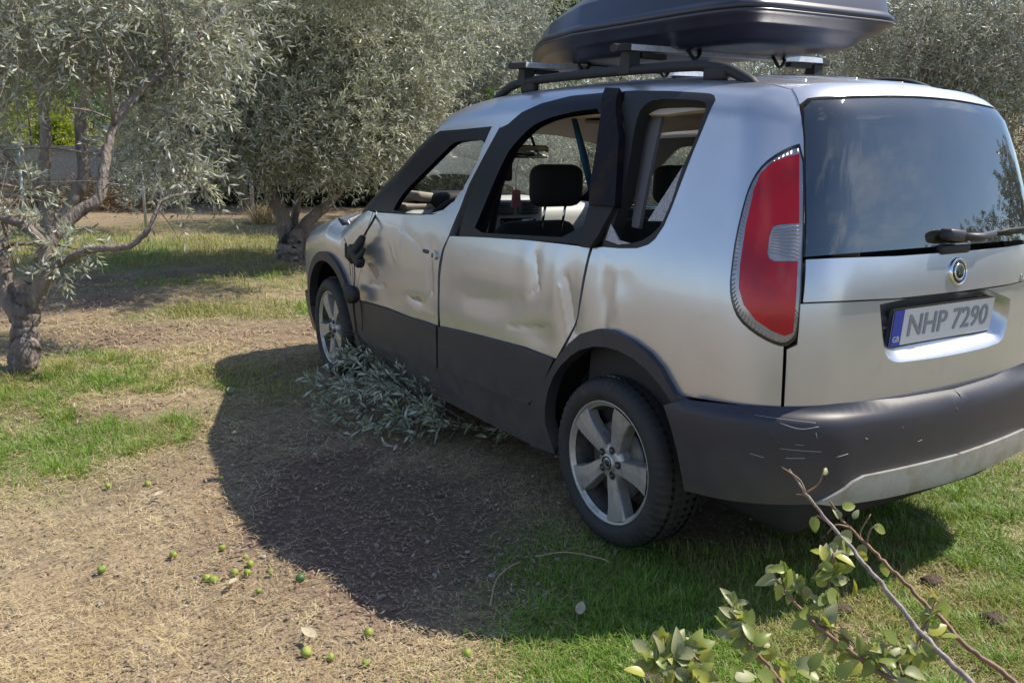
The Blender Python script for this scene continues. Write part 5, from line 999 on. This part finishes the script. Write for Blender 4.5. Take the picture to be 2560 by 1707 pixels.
far = [(-100 + i * 260, 150 - (i % 3) * 60, 48 + (i % 2) * 4, 5.5, 1) for i in range(11)]
fo_ = bl(far); q_, _t = leafcloud(fo_, 60000, .42, .14, tw=1.0)
tag(quads('far_trees', q_, OLVD), 'mass of distant grey green trees closing the view', kind='stuff')

# ------------------------------------------------------------------ cut olive branches under the sill
def twigs_along(P, n, L0, W0, leafs, r0=.004, ll=.17):
    Q = []; S = []; P = spline(P, 8)
    S.append(tube(P, np.linspace(r0, r0 * .4, len(P)), 6))
    for _ in range(n):
        i = rng.integers(2, len(P)); d = unit((P[min(i + 1, len(P) - 1)] - P[i - 1]) + rng.normal(size=3) * .045 + np.array([0, 0, .01])); l = ll * U(.5, 1.2)
        a = P[i]; b_ = a + d * l * .6 + (0, 0, .02); c = a + d * l + (0, 0, -.01); S.append(tube([a, b_, c], [.002, .0015, .001], 4))
        for k in range(leafs):
            t = (k + 1) / leafs; p = a + (c - a) * t + (0, 0, .02 * math.sin(3 * t)); s = unit(np.cross(d, rng.normal(size=3))); ld = unit(d * .9 + s * (1 if k % 2 else -1) * .7 + rng.normal(size=3) * .2); ls = unit(np.cross(ld, rng.normal(size=3))); l_ = L0 * U(.7, 1.2); w = W0 * U(.8, 1.2)
            m1 = p + ld * l_ * .35; m2 = p + ld * l_ * .7 - (0, 0, l_ * .06); tp = p + ld * l_ - (0, 0, l_ * .14)
            Q.append([p, m1 + ls * w / 2, tp, m2 - ls * w / 2] if False else [p, (m1 + m2) / 2 + ls * w / 2, tp, (m1 + m2) / 2 - ls * w / 2])
    return S, Q
def place_pile(name, stems, lab, n, leafs=10, m_=None, L0=.055, W0=.013):
    c = stems[0][0]; t = tag(empty(name, (c[0], c[1], 0)), lab, 'branch', 'cut olive branches under the car'); Mi = Matrix.Translation((-c[0], -c[1], 0)); SS = []; QQ = []
    for P in stems: s, q = twigs_along(P, n, L0, W0, leafs); SS += s; QQ += q
    o = mesh('stem', *merge(SS), BARKD, t); o.matrix_parent_inverse = Mi
    o = quads('leaves', np.array(QQ), m_, t); o['kind'] = 'stuff'; o.matrix_parent_inverse = Mi
OLP = leafmat('cut_olive_leaf', (.21, .235, .145), (.42, .44, .34), (.31, .33, .20), 6, .12, .4, 22)
place_pile('olive_branch', [[(-.62, 1.5, .06), (-.85, 1.75, .12), (-1.0, 2.0, .10), (-1.12, 2.2, .04)], [(-.7, 1.6, .10), (-.85, 1.9, .20), (-.92, 2.15, .17)], [(-.68, 1.7, .12), (-.78, 2.0, .22), (-.80, 2.3, .20)]], 'leafy cut olive branch heaped behind the front wheel', 22, m_=OLP)
place_pile('olive_branch', [[(-.66, 1.15, .05), (-.85, 1.4, .09), (-1.02, 1.6, .07), (-1.15, 1.75, .03)], [(-.68, 1.3, .08), (-.88, 1.55, .15), (-1.02, 1.8, .12)], [(-.75, 1.2, .08), (-.90, 1.35, .10), (-1.05, 1.42, .05)], [(-.75, 1.5, .12), (-.9, 1.7, .18), (-1.0, 1.95, .12)]], 'cut olive branch spread on the ground under the door sill', 20, m_=OLP)
place_pile('olive_branch', [[(-.40, .95, .04), (-.62, 1.15, .06), (-.85, 1.22, .07), (-1.0, 1.35, .04)], [(-.70, 1.2, .09), (-.80, 1.42, .16), (-.80, 1.6, .16)]], 'smaller olive sprig with its stalk under the rear door', 16, m_=OLP)

# ------------------------------------------------------------------ fallen green fruits
FR_ = mat('green_fruit_skin', (.24, .28, .05), .6, noise=[(50, (.13, .19, .02), .45, .65), (20, (.36, .36, .06), .5, .7)], bump=(120, .4, .003))
DKF = mat('dark_green_fruit_skin', (.06, .13, .03), .5, noise=[(50, (.03, .07, .02), .45, .65)])
fv = [(-2.22, 1.45, .016, 'green fruit left of the pair beside the green weeds'), (-2.08, 1.39, .018, 'green fruit right of the pair beside the green weeds'), (-1.80, 1.34, .014, 'small green fruit near the left edge of the car shadow'), (-2.35, .68, .019, 'green fruit furthest left on the dry straw'), (-2.13, .68, .018, 'round yellow green fruit on the open straw'), (-1.98, .64, .017, 'fruit lying just outside the shadow edge above the cluster'),
      (-2.06, .435, .022, 'largest yellow green fruit, lowest of the cluster'), (-2.075, .46, .020, 'yellow topped fruit touching the largest one'), (-1.99, .45, .019, 'left fruit of the close pair at the shadow edge'), (-1.955, .425, .018, 'right fruit of the close pair at the shadow edge'), (-1.93, .48, .018, 'pale shaded fruit just inside the shadow edge'), (-1.93, .535, .014, 'topmost shaded fruit of the cluster'), (-1.89, .39, .013, 'small dull fruit inside the shadow'),
      (-1.83, .28, .021, 'dark green fruit inside the car shadow near its lower edge'), (-1.78, -.14, .019, 'green fruit at the lower tip of the car shadow'), (-1.59, -.36, .021, 'green fruit lying in the long grass at the bottom'), (-1.96, -.14, .022, 'vivid green fruit on the straw near the bottom'), (-1.91, -.185, .016, 'split yellow green fruit beside the vivid green one'), (-2.36, 1.63, .014, 'fruit half hidden in the green weeds'), (-1.96, .29, .013, 'flattened yellow fruit below the cluster'), (-1.84, -.26, .015, 'yellowish fruit beside a brown leaf near the bottom'), (-1.53, -.25, .013, 'yellow fruit at the grassy edge of the shadow')]
for x, y, r_, lb in fv:
    r_ *= .72
    v, f_ = lathe([(-r_ * .92, 0), (-r_ * .8, r_ * .55), (-r_ * .4, r_ * .9), (0, r_), (r_ * .4, r_ * .93), (r_ * .72, r_ * .66), (r_ * .86, r_ * .25), (r_ * .8, 0)], 14, 'z'); v = [tuple(np.array(p) * (1 + .03 * rng.normal())) for p in v]
    t = tag(mesh('fallen_fruit', v, f_, DKF if 'dark' in lb else FR_), lb, 'fruit', 'green fruits fallen on the ground'); t.location = (x, y, float(hgt(x, y)) + r_ * .75 + .006); t.rotation_euler = (U(-.8, .8), U(-.8, .8), U(0, 6))
# single large leaves on the ground
DL = mat('pale_dry_leaf', (.42, .36, .24), .7, noise=[(40, (.28, .20, .12), .5, .7)])
GLF = leafmat('single_green_leaf', (.13, .19, .06), (.20, .25, .12), (.20, .22, .08), 8, .2)
def bigleaf(L_, W_, fold=.25, curl=.3):
    V = []; Fc = []; n_ = 7
    for i in range(n_):
        t = i / (n_ - 1); w = W_ / 2 * math.sin(math.pi * min(1, t * .93 + .04) ** .75) ** .8 if i < n_ - 1 else .0008; x = L_ * t; z = -curl * L_ * t * t
        V += [(x, -w, z + w * fold), (x, 0, z), (x, w, z + w * fold)]
    for i in range(n_ - 1):
        for j in (0, 1): Fc.append((3 * i + j, 3 * i + j + 1, 3 * i + j + 4, 3 * i + j + 3))
    return V, Fc
for (a, b, s, m_, lb) in ((535, 895, .09, GLF, 'pale green leaf lying at the upper left edge of the car shadow'), (725, 1478, .06, DL, 'brown dry leaf on the straw near the vivid green fruit'), (545, 1448 - 120, .05, DL, 'pale dry leaf next to the largest fruit'), (1330, 1000 + 420, .06, DL, 'pale curled leaf at the edge of the car shadow'), (1225, 1080, .05, DL, 'pale leaf in the shade beside the rear wheel'), (375, 1130, .05, DL, 'dry leaf below the green weeds on the left')):
    o_, d_ = CAM, at(a, b, 1.) - CAM; p = o_ - d_ * o_[2] / d_[2]; t = tag(mesh('fallen_leaf', *bigleaf(s, s * .5, .3, -.1), m_), lb, 'leaf', 'single leaves on the ground'); t.location = (p[0], p[1], float(hgt(p[0], p[1])) + .03); t.rotation_euler = (U(-.2, .2), U(-.2, .2), U(0, 6))
# pale curved twigs on the ground
for k, (P_, lb) in enumerate((([(1125, 1400), (1140, 1340), (1170, 1310), (1195, 1298)], 'thin pale twig curving over the shaded ground'), ([(1230, 1225 + 60), (1300, 1275), (1380, 1290), (1400, 1300)], 'long dry stalk lying in front of the rear tyre'), ([(1720, 1195), (1780, 1200), (1835, 1213)], 'pale stick lying in the dark under the bumper'))):
    Q = []
    for a, b in P_: d_ = at(a, b, 1.) - CAM; p = CAM - d_ * CAM[2] / d_[2]; Q.append((p[0], p[1], float(hgt(p[0], p[1])) + .03))
    tag(mesh('dry_twig', *tube(spline(Q, 4), .0028, 5), WOODC), lb, 'twig', 'dry twigs on the ground')
# clods of earth on the right
for a, b, s, lb in ((2280, 1420, .035, 'dark clod of earth in the grass at the right edge'), (2140, 1330, .03, 'dark clod of earth beside the crossing cut branches'), (1935, 1400, .03, 'earth clod under the leafy branch'), (1490, 1560, .03, 'brown clod of earth at the bottom')):
    d_ = at(a, b, 1.) - CAM; p = CAM - d_ * CAM[2] / d_[2]; v, f_ = rbox((0, 0, 0), (s * 2, s * 1.6, s), s * .45, 3); v = [tuple(np.array(q) * (1 + .16 * rng.normal())) for q in v]
    t = tag(mesh('earth_clod', v, f_, mat('dark_earth', (.07, .045, .035), .95, bump=(60, 1, .01))), lb, 'clod', 'clods of earth'); t.location = (p[0], p[1], float(hgt(p[0], p[1])) + s * .4)

# ------------------------------------------------------------------ cut branches with large leaves in the foreground
PBK = mat('grey_twig_bark', (.27, .22, .21), .6, noise=[(30, (.16, .11, .10), .4, .65), (90, (.40, .36, .33), .55, .75)], bump=(200, .5, .003))
PBB = mat('brown_twig_bark', (.22, .12, .07), .6, noise=[(40, (.13, .07, .04), .4, .65)])
LFG = leafmat('pear_leaf', (.25, .31, .045), (.25, .30, .07), (.36, .37, .05), 16, .45, .38, 60)
LFY = leafmat('yellow_pear_leaf', (.38, .38, .04), (.38, .38, .07), (.38, .32, .06), 16, .35, .4, 60)
LFO = leafmat('olive_toned_leaf', (.20, .22, .07), (.25, .26, .12), (.27, .25, .08), 16, .2, .5, 60)
lm_ = [mesh('leaf_source', *bigleaf(.048, .030, f_, c_), m_) for m_, f_, c_ in ((LFG, .25, .2), (LFG, .5, .5), (LFY, .3, .3), (LFO, .7, .6), (LFG, .1, -.15), (LFO, .35, .35))]
LM = [o.data for o in lm_]
for o in lm_: bpy.data.objects.remove(o)
def cut_branch(main, side, leaves, lab, r0=.008, m_=PBK, rnd=0, r1=.0018, sc_=1.0):
    r0 *= .74; rnd = int(rnd * 2)
    P = spline(pts(main), 6); t = tag(empty('cut_branch', tuple(P[-1])), lab, 'branch', 'cut branches in the foreground'); Mi = Matrix.Translation(tuple(-c for c in P[-1]))
    P[1:-1] += rng.normal(size=(len(P) - 2, 3)) * .0012
    o = mesh('stem', *tube(P, r1 + (r0 - r1) * np.linspace(0, 1, len(P)) ** .8, 8, True, .12), m_, t); o.matrix_parent_inverse = Mi
    SP = [P]
    for s in side:
        q = spline(pts(s), 5); SP.append(q); o = mesh('side_shoot', *tube(q, np.linspace(.0026, .0012, len(q)), 6), PBB, t); o.matrix_parent_inverse = Mi
    def leaf(p, px_ang, s, k, tilt):
        s *= .72
        p = np.array(p); toC = unit(CAM - p); rt = _R[:, 0]; up = _R[:, 1]; d = unit(rt * math.cos(px_ang) + up * math.sin(px_ang) + toC * tilt); n_ = unit(toC + rng.normal(size=3) * .45 + np.array([.2, 0, .5])); y_ = unit(np.cross(n_, d)); n_ = np.cross(d, y_)
        o = new_ob('leaf', LM[k], t); Mx = Matrix([list(r) for r in np.stack([d * s, y_ * s, n_ * s], 1)]).to_4x4(); Mx.translation = Vector(p.tolist()); o.matrix_basis = Mi @ Mx
    for (a, b, dd, ang, s, k) in leaves: leaf(at(a, b, dd), math.radians(ang), s, k, U(-.3, .3))
    for _ in range(rnd):
        q = SP[rng.integers(0, len(SP))]; p = q[rng.integers(0, len(q))]; leaf(p + rng.normal(size=3) * .008, U(0, 6.28), U(.6, 1.15) * sc_, int(rng.integers(0, 6)), U(-.5, .5))
d0 = 1.62
cut_branch([(1812, 1077, 1.78), (1850, 1130, 1.76), (1900, 1195, 1.74), (1960, 1265, 1.70), (2010, 1325, 1.66), (2080, 1410, 1.62), (2160, 1500, 1.57), (2250, 1580, 1.52), (2330, 1660, 1.48)],
    [[(1850, 1130, 1.76), (1835, 1100, 1.77), (1795, 1072, 1.78)], [(1850, 1132, 1.76), (1880, 1110, 1.76), (1893, 1075, 1.76)], [(1905, 1200, 1.74), (1880, 1185, 1.75), (1868, 1190, 1.75)], [(1875, 1165, 1.75), (1850, 1138, 1.76), (1828, 1135, 1.77)]],
    [(1868, 1186, 1.74, -80, .95, 0), (1893, 1090, 1.76, 70, .5, 5), (1925, 1230, 1.72, -95, 1.0, 5), (1930, 1225, 1.72, -20, 1.15, 3), (1935, 1240, 1.71, -60, 1.0, 0), (1960, 1300, 1.69, 200, .9, 0), (1915, 1245, 1.7, -110, .9, 5)], 'bare grey cut branch reaching up over the rear bumper', .0085)
cut_branch([(1905, 1150, 1.80), (1935, 1195, 1.79), (1985, 1245, 1.76), (2030, 1290, 1.73), (2090, 1350, 1.69), (2160, 1420, 1.65), (2230, 1490, 1.60), (2300, 1540, 1.57), (2380, 1610, 1.52)],
    [[(1990, 1250, 1.76), (1975, 1225, 1.77), (2000, 1180, 1.77)], [(1990, 1248, 1.76), (2000, 1215, 1.76), (2020, 1205, 1.76)], [(1950, 1210, 1.78), (1920, 1205, 1.78), (1900, 1225, 1.78)]],
    [(1935, 1165, 1.79, 10, .9, 0), (1928, 1190, 1.79, 110, .7, 3), (2008, 1208, 1.76, -25, .95, 0), (1985, 1250, 1.76, -110, 1.0, 3), (1965, 1265, 1.75, 170, 1.0, 5), (2030, 1290, 1.73, -80, .9, 0), (2200, 1462, 1.61, 170, .9, 0), (1960, 1190, 1.78, 60, .6, 5), (1975, 1265, 1.75, -60, .8, 2)], 'brown cut branch lying parallel below the bare grey one', .0075, PBB)
cut_branch([(1772, 1312, 1.72), (1795, 1345, 1.70), (1850, 1410, 1.66), (1900, 1455, 1.62), (1960, 1500, 1.58), (2040, 1555, 1.54), (2110, 1600, 1.50)],
    [[(1800, 1350, 1.70), (1810, 1330, 1.70), (1835, 1360, 1.70)], [(1870, 1430, 1.64), (1930, 1455, 1.63), (1965, 1490, 1.6)], [(1850, 1410, 1.66), (1900, 1440, 1.65), (1950, 1500, 1.62)], [(1900, 1300, 1.68), (1905, 1340, 1.67), (1895, 1400, 1.66)], [(1915, 1270, 1.69), (1905, 1330, 1.68), (1890, 1400, 1.66)]],
    [(1800, 1325, 1.7, 60, .8, 1), (1825, 1330, 1.7, -60, 1.0, 5), (1850, 1345, 1.69, -70, .9, 3), (1870, 1330, 1.69, 80, .8, 5), (1875, 1340, 1.68, 20, 1.0, 2), (1885, 1375, 1.68, 10, 1.15, 3), (1905, 1330, 1.67, -10, 1.0, 0), (1920, 1300, 1.68, 200, .9, 0), (1915, 1345, 1.67, -60, 1.0, 0), (1960, 1330, 1.67, -80, 1.1, 2), (1920, 1290, 1.69, -85, .9, 2), (1860, 1425, 1.65, 200, 1.1, 0), (1900, 1430, 1.64, 70, 1.2, 3), (1940, 1440, 1.63, -80, 1.2, 3), (1960, 1510, 1.6, 40, 1.1, 0), (1980, 1500, 1.6, -20, 1.1, 5), (2010, 1540, 1.58, 160, 1.0, 2)], 'leafy cut branch rising left of the bare ones', .0075, PBB, 38)
cut_branch([(1668, 1388, 1.70), (1690, 1425, 1.68), (1720, 1480, 1.64), (1765, 1530, 1.60), (1800, 1575, 1.57), (1840, 1640, 1.53)],
    [[(1700, 1440, 1.67), (1740, 1480, 1.65), (1800, 1510, 1.63)], [(1690, 1425, 1.68), (1680, 1395, 1.69), (1672, 1385, 1.7)]],
    [(1685, 1415, 1.68, 140, .9, 5), (1690, 1420, 1.68, 110, .7, 3), (1830, 1530, 1.58, 20, 1.2, 5), (1860, 1540, 1.57, 60, 1.2, 0), (1880, 1560, 1.56, 150, 1.1, 0), (1920, 1550, 1.55, 30, 1.2, 4), (1740, 1500, 1.62, 200, 1.0, 0), (1790, 1540, 1.6, -60, 1.2, 2)], 'slender cut branch with a withered tip, bottom centre', .006, PBB, 30)
cut_branch([(1585, 1480, 1.62), (1600, 1510, 1.60), (1625, 1560, 1.57), (1660, 1620, 1.53)],
    [[(1490, 1500, 1.62), (1540, 1530, 1.6), (1620, 1580, 1.56)], [(1535, 1455, 1.64), (1550, 1510, 1.61), (1590, 1570, 1.57)]],
    [(1595, 1495, 1.61, 30, 1.3, 0), (1570, 1490, 1.61, 170, 1.1, 0), (1550, 1540, 1.58, -120, 1.2, 2), (1680, 1530, 1.57, -50, 1.2, 0), (1500, 1520, 1.6, 200, 1.2, 4), (1530, 1530, 1.6, -70, 1.2, 0), (1480, 1550, 1.58, 150, 1.1, 2), (1690, 1560, 1.56, 20, 1.3, 5), (1740, 1545, 1.57, -20, 1.3, 0)], 'cut branch with rounded green leaves, furthest left at the bottom', .006, PBB, 46, sc_=1.1)
cut_branch([(1990, 1490, 1.58), (2030, 1530, 1.55), (2090, 1580, 1.52), (2150, 1640, 1.48)], [[(2060, 1500, 1.57), (2070, 1540, 1.54), (2090, 1580, 1.52)], [(2150, 1380, 1.62), (2120, 1450, 1.60), (2090, 1530, 1.56)]],
    [(2050, 1520, 1.56, 60, 1.1, 3), (2010, 1470, 1.58, -60, 1.0, 5), (2060, 1470, 1.58, 150, 1.1, 4)], 'broken leafy spray under the two long branches', .006, PBK, 34)
print('tris', sum(len(o.data.polygons) * 2 for o in bpy.data.objects if o.type == 'MESH'))
